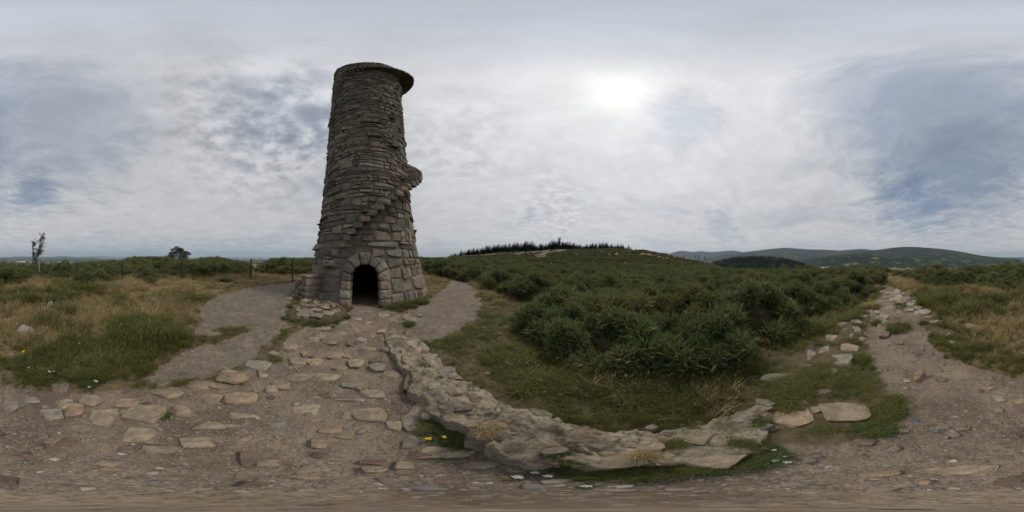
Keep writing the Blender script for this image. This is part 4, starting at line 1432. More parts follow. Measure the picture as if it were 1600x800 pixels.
post(120.5, 410, 438, 2.2, M_POST_DARK, 'dark brown fence post, mostly hidden by gorse, leftmost of the dark posts', (0, 0))
post(191, 408, 441, 2.9, M_POST_DARK, 'dark brown fence post standing in dry grass right of a gorse bush', (.0, .02))
post(285, 406, 440, 3.1, M_POST_DARK, 'dark round-topped fence post in front of the lone pine', (.015, 0))
post(392, 404, 436, 2.6, M_POST_DARK, 'black fence post nearest the far end of the gravel path, beside the sign', (0, .01))
post(457, 405, 441, 2.2, M_POST_DARK, 'dark fence post against gorse just left of the tower steps', (0, 0))
post(61.5, 407, 432, 1.9, M_POST_PALE, 'pale grey fence post below the windswept tree, tallest of the pale posts', (0, .01))
post(44.5, 408, 421, 1.3, M_POST_PALE, 'thin pale fence post between gorse bushes left of the windswept tree', (0, 0), 21)
post(25.5, 410.5, 419, 1.1, M_POST_PALE, 'thin pale fence post farthest left, sunk in the gorse', (0, 0), 25)
post(72, 409.5, 416, 1.8, M_POST_PALE, 'short pale stump of a post right of the windswept tree', (0, 0), 24)

# ------------------------------------------------------------------ small notice board
sp_ = pol(398.5, 26)
sg = empty('notice_board', (sp_.x, sp_.y, sp_.z), -R((398.5 - 800) * .225))
tag(sg, 'small reddish notice board on two posts in a gap of the gorse', 'sign')
zt = CAM_H - 26 * math.tan(R((406.3 - 400) * .225)) - sp_.z
for s_ in (-1, 1):
    mb = MB(); mb.tube([(s_ * .26, 0, -.1), (s_ * .26, 0, zt)], .035, 6)
    obj('post', mb.mesh('post', M_POST_DARK), sg)
mb = MB(); mb.box((-.31, -.06, zt - .42), (.31, -.035, zt - .05))
bd = obj('board', mb.mesh('board', M_SIGN), sg)
mb = MB(); mb.box((-.22, -.066, zt - .36), (.22, -.061, zt - .12))
obj('panel', mb.mesh('panel', M_POST_PALE), bd)

# ------------------------------------------------------------------ scattered ground cover (points + geometry nodes)
def scatter(name, pts, rots, scl, idx, protos, label=None, cat=None):
    """one object that places copies of the proto meshes on its points"""
    me = bpy.data.meshes.new(name)
    me.vertices.add(len(pts))
    me.vertices.foreach_set('co', np.asarray(pts, np.float32).ravel())
    a = me.attributes.new('rot', 'FLOAT_VECTOR', 'POINT'); a.data.foreach_set('vector', np.asarray(rots, np.float32).ravel())
    s3 = np.asarray(scl, np.float32)
    if s3.ndim == 1:
        s3 = np.repeat(s3[:, None], 3, 1)
    a = me.attributes.new('scl', 'FLOAT_VECTOR', 'POINT'); a.data.foreach_set('vector', s3.ravel())
    a = me.attributes.new('idx', 'INT', 'POINT'); a.data.foreach_set('value', np.asarray(idx, np.int32))
    o = obj(name, me)
    ng = bpy.data.node_groups.new(name + '_spread', 'GeometryNodeTree')
    ng.interface.new_socket('Geometry', in_out='INPUT', socket_type='NodeSocketGeometry')
    ng.interface.new_socket('Geometry', in_out='OUTPUT', socket_type='NodeSocketGeometry')
    gi = ng.nodes.new('NodeGroupInput'); go = ng.nodes.new('NodeGroupOutput')
    jn = ng.nodes.new('GeometryNodeJoinGeometry')

    def named(nm, typ):
        n_ = ng.nodes.new('GeometryNodeInputNamedAttribute'); n_.data_type = typ
        n_.inputs['Name'].default_value = nm
        return n_.outputs['Attribute']
    ra, sa, ia = named('rot', 'FLOAT_VECTOR'), named('scl', 'FLOAT_VECTOR'), named('idx', 'INT')
    e2r = ng.nodes.new('FunctionNodeEulerToRotation')
    ng.links.new(ra, e2r.inputs[0])
    for k, p in enumerate(protos):
        oi = ng.nodes.new('GeometryNodeObjectInfo')
        oi.inputs['Object'].default_value = p
        oi.inputs['As Instance'].default_value = True
        cmp_ = ng.nodes.new('FunctionNodeCompare'); cmp_.data_type = 'INT'; cmp_.operation = 'EQUAL'
        ng.links.new(ia, cmp_.inputs[2]); cmp_.inputs[3].default_value = k
        ip = ng.nodes.new('GeometryNodeInstanceOnPoints')
        ng.links.new(gi.outputs[0], ip.inputs['Points'])
        ng.links.new(cmp_.outputs[0], ip.inputs['Selection'])
        ng.links.new(oi.outputs['Geometry'], ip.inputs['Instance'])
        ng.links.new(e2r.outputs[0], ip.inputs['Rotation'])
        ng.links.new(sa, ip.inputs['Scale'])
        ng.links.new(ip.outputs[0], jn.inputs[0])
    ng.links.new(jn.outputs[0], go.inputs[0])
    md = o.modifiers.new('spread', 'NODES'); md.node_group = ng
    return tag(o, label, cat, None, 'stuff')


def proto(name, me):
    return bpy.data.objects.new(name, me)


# ---- gorse
def gorse_mesh(seed, nshoot=5600):
    rs = np.random.default_rng(seed)
    lobes = []
    nl = 24
    for k in range(nl):
        a = rs.uniform(0, 6.283); rr_ = math.sqrt(rs.uniform(0, 1)) * .78
        zc_ = (1 - .8 * rr_ ** 2) * rs.uniform(.25, .92) + .12
        lobes.append((rr_ * math.cos(a), rr_ * math.sin(a), zc_, rs.uniform(.15, .33)))
    for k in range(9):
        a = k * .7 + rs.uniform(-.2, .2); rr_ = rs.uniform(.62, .82)
        lobes.append((rr_ * math.cos(a), rr_ * math.sin(a), rs.uniform(.14, .3), rs.uniform(.2, .3)))
    nl = len(lobes)
    L = np.array(lobes)
    mb_v, mb_f, mats = [], [], []
    core_v, core_f = ICO2
    k0 = 0
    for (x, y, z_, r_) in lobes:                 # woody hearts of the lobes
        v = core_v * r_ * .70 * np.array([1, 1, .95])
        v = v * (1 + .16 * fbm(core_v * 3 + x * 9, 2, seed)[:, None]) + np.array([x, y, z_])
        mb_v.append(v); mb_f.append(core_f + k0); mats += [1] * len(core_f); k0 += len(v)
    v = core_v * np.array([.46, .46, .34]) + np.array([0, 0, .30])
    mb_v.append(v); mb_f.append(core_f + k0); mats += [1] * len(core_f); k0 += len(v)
    pick = rs.integers(0, nl, nshoot)
    d = rs.normal(size=(nshoot, 3)); d[:, 2] = np.where(d[:, 2] < -0.9, -d[:, 2], d[:, 2])
    d /= np.linalg.norm(d, axis=1)[:, None]
    base = L[pick, :3] + d * (L[pick, 3] * rs.uniform(.66, .98, nshoot))[:, None]
    dist = np.linalg.norm(base[:, None, :] - L[None, :, :3], axis=2) / L[None, :, 3]
    ok = (np.sort(dist, axis=1)[:, 0] > .62) & (base[:, 2] > .03)
    base, d = base[ok], d[ok]
    n = len(base)
    dirs = d + np.array([0, 0, .75]) + rs.normal(0, .35, (n, 3))
    dirs /= np.linalg.norm(dirs, axis=1)[:, None]
    for q in range(3):
        dq = dirs + rs.normal(0, .42, (n, 3)); dq /= np.linalg.norm(dq, axis=1)[:, None]
        side_ = np.cross(dq, rs.normal(size=(n, 3))); side_ /= np.linalg.norm(side_, axis=1)[:, None]
        ln = (rs.uniform(.07, .16, n) * np.where(rs.uniform(0, 1, n) < .14, 1.75, 1))[:, None]; wd = rs.uniform(.009, .018, n)[:, None]
        A = base; Bm = base + dq * ln * .45 + side_ * wd; C_ = base + dq * ln; Dm = base + dq * ln * .45 - side_ * wd
        vv = np.stack([A, Bm, C_, Dm], 1).reshape(-1, 3)
        ff = np.arange(4 * n).reshape(-1, 4) + k0
        mb_v.append(vv)
        mb_f.append(np.vstack([ff[:, [0, 1, 2]], ff[:, [0, 2, 3]]]))
        mats += [0] * (2 * n); k0 += 4 * n
    me = mesh_from('gorse_bush', np.vstack(mb_v), np.vstack(mb_f), [M_GORSE, M_GORSE_IN], False)
    me.polygons.foreach_set('material_index', np.array(mats, np.int32))
    return me


GM = [gorse_mesh(100 + k) for k in range(6)]
GREEN_FAR = [gorse_mesh(200 + k, 1300) for k in range(3)]

heroes = [  # column, distance, scale, label
    (908, 3.35, .84, 'dense gorse bush at the left end of the near thicket, beside the grass'),
    (968, 3.0, .84, 'broad gorse bush in the middle of the near thicket, above the ruined wall'),
    (1038, 2.95, .84, 'wide gorse bush with tall grass at its foot, directly behind the mossy rock'),
    (1112, 2.95, .80, 'rounded green gorse bush just left of the fallen timber'),
    (1178, 5.6, .95, 'dark gorse bush rising behind the fallen timber'),
    (1245, 5.9, .95, 'gorse bush with browned shoots above the leaning slab'),
    (1292, 7.2, .95, 'gorse bush beside the grassy bank left of the far path'),
    (1335, 9.4, 1.12, 'tall dark gorse bush left of the narrow end of the path'),
    (1358, 12.0, 1.2, 'gorse bush at the far bend where the path disappears'),
    (232, 11.9, .72, 'low round gorse bush standing forward in the dry grass between two dark posts'),
    (152, 12.3, .80, 'low spreading gorse bush in dry grass left of the second dark post'),
    (100, 13.0, 1.15, 'dark gorse bush between the pale post and the first dark post'),
    (6, 11.9, 1.15, 'gorse bush cut by the left edge above the dry grass'),
    (1466, 13.3, 1.1, 'rounded gorse bush on the skyline right of the far path'),
    (1440, 14.6, 1.0, 'gorse bush with grass before it, immediately right of the far path end'),
    (1572, 12.6, 1.25, 'big dark gorse bush at the right edge above the dry grass'),
    (735, 13.5, .9, 'gorse bush at the bend of the gravel path right of the tower'),
    (690, 17.0, 1.25, 'gorse bush showing right beside the foot of the tower'),
    (440, 17.5, 1.5, 'tall gorse bush behind the post left of the tower')]
bush_n = 0
taken = []
for (x, d, s_, lab) in heroes:
    p = pol(x, d)
    o = obj('gorse_bush', GM[bush_n % 6], None, (p.x, p.y, p.z - .05))
    o.rotation_euler = (0, 0, rng.uniform(0, 6.28)); o.scale = (s_ * rng.uniform(.98, 1.25), s_ * rng.uniform(.98, 1.25), s_)
    tag(o, lab, 'gorse bush', 'gorse bushes'); bush_n += 1
    taken.append((p.x, p.y, s_))

cand = []
SIL = np.array([(0, 411), (60, 412), (100, 411), (190, 406), (205, 402), (220, 400), (255, 401), (264, 404), (300, 404.5), (320, 402), (345, 401.5), (360, 405), (380, 408), (388, 410), (394, 416), (404, 416), (412, 409), (425, 404), (440, 402), (470, 404),
                (500, 402), (640, 400), (655, 399), (690, 400.5), (700, 403), (706, 380), (1030, 380), (1045, 397), (1070, 402), (1100, 408), (1140, 417), (1200, 419.5), (1250, 419.5), (1300, 418), (1335, 415), (1365, 414), (1378, 416), (1392, 421), (1420, 421), (1450, 419.5), (1480, 420),
                (1500, 418), (1530, 414), (1545, 416), (1560, 413), (1600, 411)], float)


def sow(rmin, rmax, step, s_lo, s_hi, clear=None, xr=None):
    n_ = int(rmax / step) + 1
    gx, gy = np.meshgrid(np.arange(-n_, n_ + 1) * step, np.arange(-n_, n_ + 1) * step)
    p = np.c_[gx.ravel(), gy.ravel()] + rng.uniform(-.42, .42, (gx.size, 2)) * step
    r = np.hypot(p[:, 0], p[:, 1])
    p, r = p[(r >= rmin) & (r < rmax)], r[(r >= rmin) & (r < rmax)]
    px = (np.degrees(np.arctan2(p[:, 0], p[:, 1])) / .225 + 800) % 1600
    ed = gorse_edge(p[:, 0], p[:, 1])
    s_ = rng.uniform(s_lo, s_hi, len(p))
    left = (px < 650) | (px > 1500)
    s_ = np.where(left & (r < 60), s_ * np.clip(.78 + (r - 11) * .045, .78, 1.22), s_)
    s_ = np.where((px > 1375) & (px <= 1600) & (r < 60), s_ * .9, s_)
    gz_ = ground_z(p[:, 0], p[:, 1])
    cap = (CAM_H - r * np.tan(np.radians((np.interp(px, SIL[:, 0], SIL[:, 1]) + rng.exponential(1.0, len(p)) - 400) * .225)) - gz_) / 1.22
    s_ = np.where(left & (r > 15) & (r < 28), np.clip(cap * rng.uniform(.62, 1.0, len(p)), .5, 1.7), s_)
    hs_ = np.minimum(s_, cap)
    ok = (r > ed + .62 * s_) & (hs_ > .38 * s_)
    ok &= np.hypot(p[:, 0] - TC.x, p[:, 1] - TC.y) > 5.0
    ok &= ~((np.abs(px - 398.5) < 5) & (r > 14) & (r < 60))
    if clear is not None:
        ok &= fbm(p * .016, 4, 91) < clear
    if xr:
        ok &= (px > xr[0]) & (px < xr[1])
    ok &= ~((px > 930) & (px < 1035) & (r > 140) & (fbm(p * .05, 3, 92) > -.02))
    ok &= ~((px > 695) & (px < 860) & (r > 185) & (fbm(p * .05, 3, 93) > -.12))
    # leave the hill track open
    ok &= ~((px > 836) & (px < 890) & (r > 105) & (r < 245) & (np.abs(px - np.interp(r, [105, 125, 240], [838, 842, 886])) < 11))
    for q, rr_, ss_, hh_ in zip(p[ok], r[ok], s_[ok], hs_[ok]):
        if rr_ < 30 and any((q[0] - t_[0]) ** 2 + (q[1] - t_[1]) ** 2 < (.72 * (t_[2] + ss_) * .75) ** 2 for t_ in taken):
            continue
        cand.append((q[0], q[1], rr_, ss_, hh_))


sow(3, 30, 1.1, .66, 1.2)
sow(30, 62, 1.9, 1.05, 1.5, .62)
sow(62, 130, 3.2, 1.1, 1.9, .42)
sow(130, 236, 4.2, 1.0, 1.9, .20, (690, 1130))
sow(130, 200, 4.6, 1.2, 2.4, .30, (0, 690))
sow(130, 200, 4.6, 1.2, 2.4, .30, (1130, 1600))
cand = np.array(cand)
cz = ground_z(cand[:, 0], cand[:, 1])
order = np.argsort(cand[:, 2] / cand[:, 3])
cpx = (np.degrees(np.arctan2(cand[:, 0], cand[:, 1])) / .225 + 800) % 1600


def region_label(x, r_):
    if x < 130:
        return 'green gorse bush around the pale posts and windswept tree at far left'
    if x < 300:
        return 'green gorse bush behind the dark posts, between windswept tree and lone pine'
    if x < 394:
        return 'green gorse bush on the skyline between the lone pine and the notice board'
    if x < 640:
        return 'green gorse bush between the notice board and the tower'
    if x < 760:
        return 'green gorse bush beyond the gravel path, right of the tower'
    if x < 900:
        return 'green gorse bush along the turf verge below the hill track' if r_ < 10 else 'gorse bush farther off below the hill track, in the thicket'
    if x < 1170:
        return 'green gorse bush close behind the large near bushes' if r_ < 8 else 'gorse bush far back in the thicket, between near bushes and hill'
    if x < 1375:
        return 'green gorse bush beside the grassy bank left of the far path' if r_ < 9 else 'gorse bush far back in the thicket, before the wooded knoll and valley'
    if x < 1495:
        return 'green gorse bush just right of the far path end'
    return 'green gorse bush behind dry grass at the right edge'


NIND = 300 - len(heroes)
for k in order[:NIND]:
    x, y, r_, s_, h_ = cand[k]
    o = obj('gorse_bush', GM[bush_n % 6], None, (x, y, cz[k] - .06)); bush_n += 1
    o.rotation_euler = (rng.normal(0, .05), rng.normal(0, .05), rng.uniform(0, 6.28)); o.scale = (s_ * rng.uniform(.9, 1.4), s_ * rng.uniform(.9, 1.4), h_ * rng.uniform(.85, 1.06))
    tag(o, region_label(cpx[k], r_), 'gorse bush', 'gorse bushes')
rest = order[NIND:]
pts = np.c_[cand[rest, 0], cand[rest, 1], cz[rest] - .06]
sc3 = np.c_[cand[rest, 3] * 1.12, cand[rest, 3] * 1.12, np.where(cand[rest, 2] > 62, cand[rest, 4] * .8, cand[rest, 4])] * 1.0
rot = np.c_[np.zeros(len(rest)), np.zeros(len(rest)), rng.uniform(0, 6.28, len(rest))]
gp = [proto('gorse_form', m_) for m_ in GM] + [proto('gorse_form', m_) for m_ in GREEN_FAR]
gi_ = np.where(cand[rest, 2] > 62, 6 + rng.integers(0, 3, len(rest)), rng.integers(0, 6, len(rest)))
scatter('gorse_thicket', pts, rot, sc3, gi_, gp, 'mass of gorse covering the slopes beyond the nearer bushes', 'gorse')


# ---- grass
def tuft_mesh(name, seed, n, h0, h1, spread, width, droop, mat, heads=0):
    rs = np.random.default_rng(seed)
    V, Fq = [], []
    k = 0
    for b in range(n):
        a = rs.uniform(0, 6.283); r_ = spread * math.sqrt(rs.uniform(0, 1))
        x, y = r_ * math.cos(a), r_ * math.sin(a)
        h = rs.uniform(h0, h1); az = rs.uniform(0, 6.283)
        out = np.array([math.cos(az), math.sin(az), 0]) * h * droop * rs.uniform(.2, 1.2)
        sd_ = np.array([-math.sin(az + rs.normal(0, .6)), math.cos(az), 0]); sd_ /= np.linalg.norm(sd_) + 1e-6
        w = width * rs.uniform(.7, 1.3)
        b0 = np.array([x, y, -.02]); b1 = b0 + out * .25 + np.array([0, 0, h * .55]); b2 = b0 + out + np.array([0, 0, h * (1 - .25 * droop)])
        V += [b0 - sd_ * w, b0 + sd_ * w, b1 + sd_ * w * .8, b1 - sd_ * w * .8, b2]
        Fq += [(k, k + 1, k + 2, k + 3), (k + 3, k + 2, k + 4)]
        k += 5
        if heads and b % heads == 0:             # seed head
            t0 = b2 - np.array([0, 0, .01]); up = np.array([out[0] * .25, out[1] * .25, h * .18])
            V += [t0, t0 + up * .5 + sd_ * w * 2.2, t0 + up, t0 + up * .5 - sd_ * w * 2.2]
            Fq += [(k, k + 1, k + 2, k + 3)]
            k += 4
    return mesh_from(name, np.array(V), Fq, mat)


TG = [tuft_mesh('tuft', 300 + k, 34, .07, .20, .10, .0034, .9, M_GRASS) for k in range(3)]
TL = [tuft_mesh('tuft', 310 + k, 40, .18, .42, .11, .0040, .75, M_GRASS, 9) for k in range(3)]
TD = [tuft_mesh('tuft', 320 + k, 38, .20, .50, .12, .0034, .7, M_DRY, 3) for k in range(3)]
TH = [tuft_mesh('tuft', 330 + k, 30, .05, .14, .09, .010, 1.1, M_HERB) for k in range(2)]
gprotos = [proto('grass_form', m_) for m_ in TG + TL + TD + TH]   # 0-2 short, 3-5 tall, 6-8 dry, 9-10 herb
WALLP = np.vstack([inner, outer[::-1]])


def dry_at(p):
    r = np.hypot(p[:, 0], p[:, 1])
    px = (np.degrees(np.arctan2(p[:, 0], p[:, 1])) / .225 + 800) % 1600
    d = np.clip(.5 + 1.6 * fbm(p * .28, 4, 51) + np.clip((r - 6.5) / 6, -.6, .55), 0, 1)
    return np.where((px > 640) & (px < 1370), d * .55, d), px, r


N = 74000
r = rng.uniform(1.0, 19, N) ** 1.0
a = rng.uniform(0, 2 * math.pi, N)
p = np.c_[r * np.sin(a), r * np.cos(a)]
s1, s2 = path_mask(p)
ps = np.maximum(s1, s2)
ok = (ps < -.04) | ((ps < .03) & (rng.uniform(0, 1, N) < .6)) | ((ps < .35) & (rng.uniform(0, 1, N) < .09))
ok &= np.hypot(p[:, 0] - TC.x, p[:, 1] - TC.y) > 3.25
ok &= poly_sd(p, WALLP) < -.02
ok &= poly_sd(p, ol + np.array([pc.x, pc.y])) < .0
ok &= r < gorse_edge(p[:, 0], p[:, 1]) + 1.0
bare = fbm(p * .9, 4, 95)
ok &= ~((bare > .34) & (rng.uniform(0, 1, N) < .7))
for (x, y, q) in SPOTS:
    ok &= (p[:, 0] - x) ** 2 + (p[:, 1] - y) ** 2 > q * q
p, r = p[ok], r[ok]
dr, px, r = dry_at(p)
u = rng.uniform(0, 1, len(p))
isdry = u < dr * .8
tall = (fbm(p * .55, 3, 97) > -.05) & ((px < 330) | (px > 1430) | ((px > 850) & (px < 1300)))
idx = np.where(isdry, 6 + rng.integers(0, 3, len(p)), np.where(tall & (rng.uniform(0, 1, len(p)) < .7), 3 + rng.integers(0, 3, len(p)), rng.integers(0, 3, len(p))))
idx = np.where((rng.uniform(0, 1, len(p)) < .05) & ~isdry, 9 + rng.integers(0, 2, len(p)), idx)
scl = rng.uniform(.65, 1.25, len(p)) * (1 + np.clip(r - 4, 0, 12) * .03)
verge = ((px > 640) & (px < 850)) | ((px > 300) & (px < 480))
scl *= np.where(verge, .72, 1) * np.clip(r / 4.2, .36, 1)
scl *= np.where(isdry, .62, 1) * (.62 + 1.0 * vnoise(p * 1.7, 99) ** 1.5)
pe = np.maximum(*path_mask(p))
scl *= np.where(pe > -.12, .6, 1) * np.where(pe > .02, .6, 1)
# explicit clumps: column, row, radius m, count, kinds, scale
EX = [(235, 520, .75, 150, (3, 4, 5), 1.25), (205, 530, .5, 60, (3, 4), 1.1), (1385, 645, .15, 70, (0, 4, 9), .42), (1370, 668, .12, 50, (0, 9), .5), (1398, 628, .09, 30, (0, 4), .4), (872, 716, .07, 40, (0, 9, 10), .45),
      (925, 742, .05, 40, (0, 10), .4), (1000, 742, .06, 50, (0, 9), .45), (1060, 736, .06, 40, (0, 1), .45), (1130, 728, .07, 50, (0, 9), .45), (1190, 715, .08, 50, (0, 10), .5), (690, 668, .14, 60, (0, 1, 9), .6), (720, 690, .1, 40, (0, 9), .5),
      (640, 565, .12, 40, (0, 1), .6), (1345, 562, .12, 50, (0, 3), .55), (1370, 505, .15, 30, (0, 3), .6), (1405, 512, .30, 60, (0, 3, 4), .6), (1408, 478, .3, 40, (0, 1), .7), (1335, 600, .22, 60, (0, 1), .6), (1230, 605, .3, 120, (0, 1, 2), .7),
      (1280, 585, .3, 100, (0, 1), .7), (500, 502, .5, 120, (0, 9), .7), (455, 498, .25, 50, (0, 1, 10), .7), (540, 496, .12, 30, (0, 9), .7), (655, 472, .35, 90, (3, 4, 9), .8), (640, 478, .3, 50, (0, 9), .8), (530, 480, .12, 40, (0, 9), .9), (595, 480, .06, 20, (3, 9), .5),
      (462, 478, .3, 60, (0, 9), .9), (640, 506, .15, 30, (0, 9), .6), (1192, 655, .05, 20, (0, 9), .4), (800, 560, .5, 80, (3, 4), .7), (830, 600, .3, 60, (3, 0), .8), (1190, 690, .05, 20, (0,), .4), (1360, 480, .3, 60, (6, 3), .8),
      (355, 440, .4, 50, (9, 10, 3), 1.6), (60, 585, .3, 70, (0, 1, 9), .7), (145, 592, .2, 60, (9, 10, 0), .8), (35, 566, .12, 30, (9, 10), 1.0), (130, 540, .25, 40, (9, 10), 1.3), (350, 590, .12, 30, (0, 1), .5), (430, 560, .1, 20, (0, 1), .5), (260, 650, .04, 20, (0, 9), .35)]
ep, ei, es, ez = [], [], [], []
for (x, y, rad_, n_, kinds, s_) in EX:
    c_ = pix(x, y)
    for k in range(n_):
        a_ = rng.uniform(0, 6.28); q = rad_ * math.sqrt(rng.uniform(0, 1))
        ep.append((c_.x + q * math.cos(a_), c_.y + q * math.sin(a_)))
        ei.append(kinds[rng.integers(len(kinds))]); es.append(s_ * rng.uniform(.6, 1.2)); ez.append(0.0)
for (x, y, zq, rad_, n_, kinds, s_) in [(872, 708, .2, .04, 36, (0, 9, 10), .38), (885, 728, .1, .04, 34, (0, 10), .4), (930, 738, .08, .04, 34, (9, 10, 0), .36), (985, 740, .08, .04, 34, (0, 9), .36), (1040, 733, .1, .05, 36, (0, 10), .36),
                                       (1055, 690, .2, .06, 40, (0, 1), .4), (1080, 655, .2, .06, 24, (0, 1), .35), (1110, 732, .08, .05, 36, (9, 0), .36), (1165, 724, .08, .05, 36, (0, 10), .38), (1200, 702, .1, .06, 44, (0, 9), .42),
                                       (1190, 655, .12, .08, 40, (0, 9), .45), (1225, 625, .1, .14, 60, (0, 1), .5), (1245, 600, .08, .2, 70, (0, 1, 2), .55), (770, 678, .3, .05, 22, (6, 7, 0), .28), (1160, 690, .15, .06, 30, (0, 1), .4), (664, 570, .18, .05, 16, (0, 9), .4), (1010, 712, .2, .05, 24, (0, 6), .35)]:
    c_ = pix(x, y, zq)
    for k in range(n_):
        a_ = rng.uniform(0, 6.28); q = rad_ * math.sqrt(rng.uniform(0, 1))
        ep.append((c_.x + q * math.cos(a_), c_.y + q * math.sin(a_)))
        ei.append(kinds[rng.integers(len(kinds))]); es.append(s_ * rng.uniform(.6, 1.2)); ez.append(1.0)
p = np.vstack([p, np.array(ep)]); ez = np.concatenate([np.zeros(len(idx)), ez]); idx = np.concatenate([idx, ei]); scl = np.concatenate([scl, es])
pz = ground_z(p[:, 0], p[:, 1]) + fbm(p * 1.6, 4, 41) * .045
for k in np.nonzero(ez > .5)[0]:                 # rooted in the top of the wall where they stand on it
    dq = np.hypot(WV[:, 0] - p[k, 0], WV[:, 1] - p[k, 1]); j = int(np.argmin(dq))
    if dq[j] < .03:
        pz[k] = max(pz[k], WV[j, 2] - .01)
n_ = len(p)
rot = np.c_[rng.normal(0, .12, n_), rng.normal(0, .12, n_), rng.uniform(0, 6.28, n_)]
pxx = (np.degrees(np.arctan2(p[:, 0], p[:, 1])) / .225 + 800) % 1600
lowt = (((pxx > 640) & (pxx < 860)) | ((pxx > 300) & (pxx < 480)) | ((pxx > 1200) & (pxx < 1420))).astype(float)
for nm, lab, sel in (('green_grass', 'green grass and herbs growing beside the paths', (idx < 6) | (idx > 8)), ('dry_grass', 'straw-coloured dry grass in the open ground', (idx >= 6) & (idx <= 8))):
    scatter(nm, np.c_[p, pz][sel], rot[sel], (scl[:, None] * np.c_[lowt * 1.25 + (1 - lowt), lowt * 1.25 + (1 - lowt), 1 - .35 * lowt])[sel], idx[sel], gprotos, lab, 'grass')
# tall rough grass mixed along the foot of the gorse
n_ = 5200
a = rng.uniform(0, 2 * math.pi, n_)
ed = gorse_edge(np.sin(a), np.cos(a))
r = ed + rng.normal(.1, .45, n_)
p = np.c_[r * np.sin(a), r * np.cos(a)]
ok = (np.maximum(*path_mask(p)) < -.2) & (np.hypot(p[:, 0] - TC.x, p[:, 1] - TC.y) > 3.6) & (r < 20)
p = p[ok]; dr, px, r = dry_at(p)
idx = np.where((rng.uniform(0, 1, len(p)) < np.where((px > 760) & (px < 1370), .18, .75)), 6 + rng.integers(0, 3, len(p)), 3 + rng.integers(0, 3, len(p)))
scl = rng.uniform(.7, 1.3, len(p)) * np.where((px > 760) & (px < 1370), .62, .72)
scatter('rough_grass', np.c_[p, ground_z(p[:, 0], p[:, 1])], np.c_[rng.normal(0, .15, len(p)), rng.normal(0, .15, len(p)), rng.uniform(0, 6.28, len(p))], scl, idx, gprotos, 'tall rough grass along the foot of the gorse', 'grass')

# ---- loose gravel
M_PEB, g = new_mat('pebbles')
rnd = g.n('ShaderNodeObjectInfo').outputs['Random']
ramp = g.n('ShaderNodeValToRGB', {0: rnd})
ramp.color_ramp.interpolation = 'CONSTANT'
els = ramp.color_ramp.elements
els[0].color = (0.19, 0.155, 0.12, 1)
els[1].position = .3; els[1].color = (0.25, 0.205, 0.16, 1)
for pos, c_ in ((.5, (.15, .12, .10)), (.64, (.30, .25, .195)), (.78, (.17, .17, .17)), (.88, (.36, .31, .25)), (.955, (.52, .49, .43))):
    e = els.new(pos); e.color = (*c_, 1)
co = g.n('ShaderNodeTexCoord').outputs['Object']
g.surface(g.mix(.35, ramp.outputs[0], g.mix(g.noise(co, 3, 4, .6), (.1, .08, .065), (.3, .26, .2))), .9, None, .2)
PB = []
for k in range(5):
    v = rock_v(2, 1.5, .8, np.random.default_rng(700 + k), ICO2, 10, .06)
    PB.append(proto('pebble_form', mesh_from('pebble', v, ICO2[1], M_PEB, False)))
N = 42000
r = .25 + 9.5 * rng.uniform(0, 1, N) ** 1.3
a = rng.uniform(0, 2 * math.pi, N)
p = np.c_[r * np.sin(a), r * np.cos(a)]
s1, s2 = path_mask(p)
ok = (np.maximum(s1, s2) > .02) & (np.hypot(p[:, 0] - TC.x, p[:, 1] - TC.y) > 3.35) & (poly_sd(p, WALLP) < .0)
p, r = p[ok], r[ok]
sz = np.exp(rng.normal(-5.2, .52, len(p))) * (1 + .09 * r)
sz = np.where(rng.uniform(0, 1, len(p)) < .04, sz * rng.uniform(2, 4, len(p)), sz)
pz = ground_z(p[:, 0], p[:, 1]) + (fbm(p * 1.6, 4, 41) * .045 + fbm(p * 7, 4, 42) * .022) * np.clip(r / .6, 0, 1) - .03
scatter('gravel', np.c_[p, pz], np.c_[rng.normal(0, .2, len(p)), rng.normal(0, .2, len(p)), rng.uniform(0, 6.28, len(p))], sz, rng.integers(0, 5, len(p)), PB, 'loose gravel and small stones scattered over the trodden paths', 'gravel')


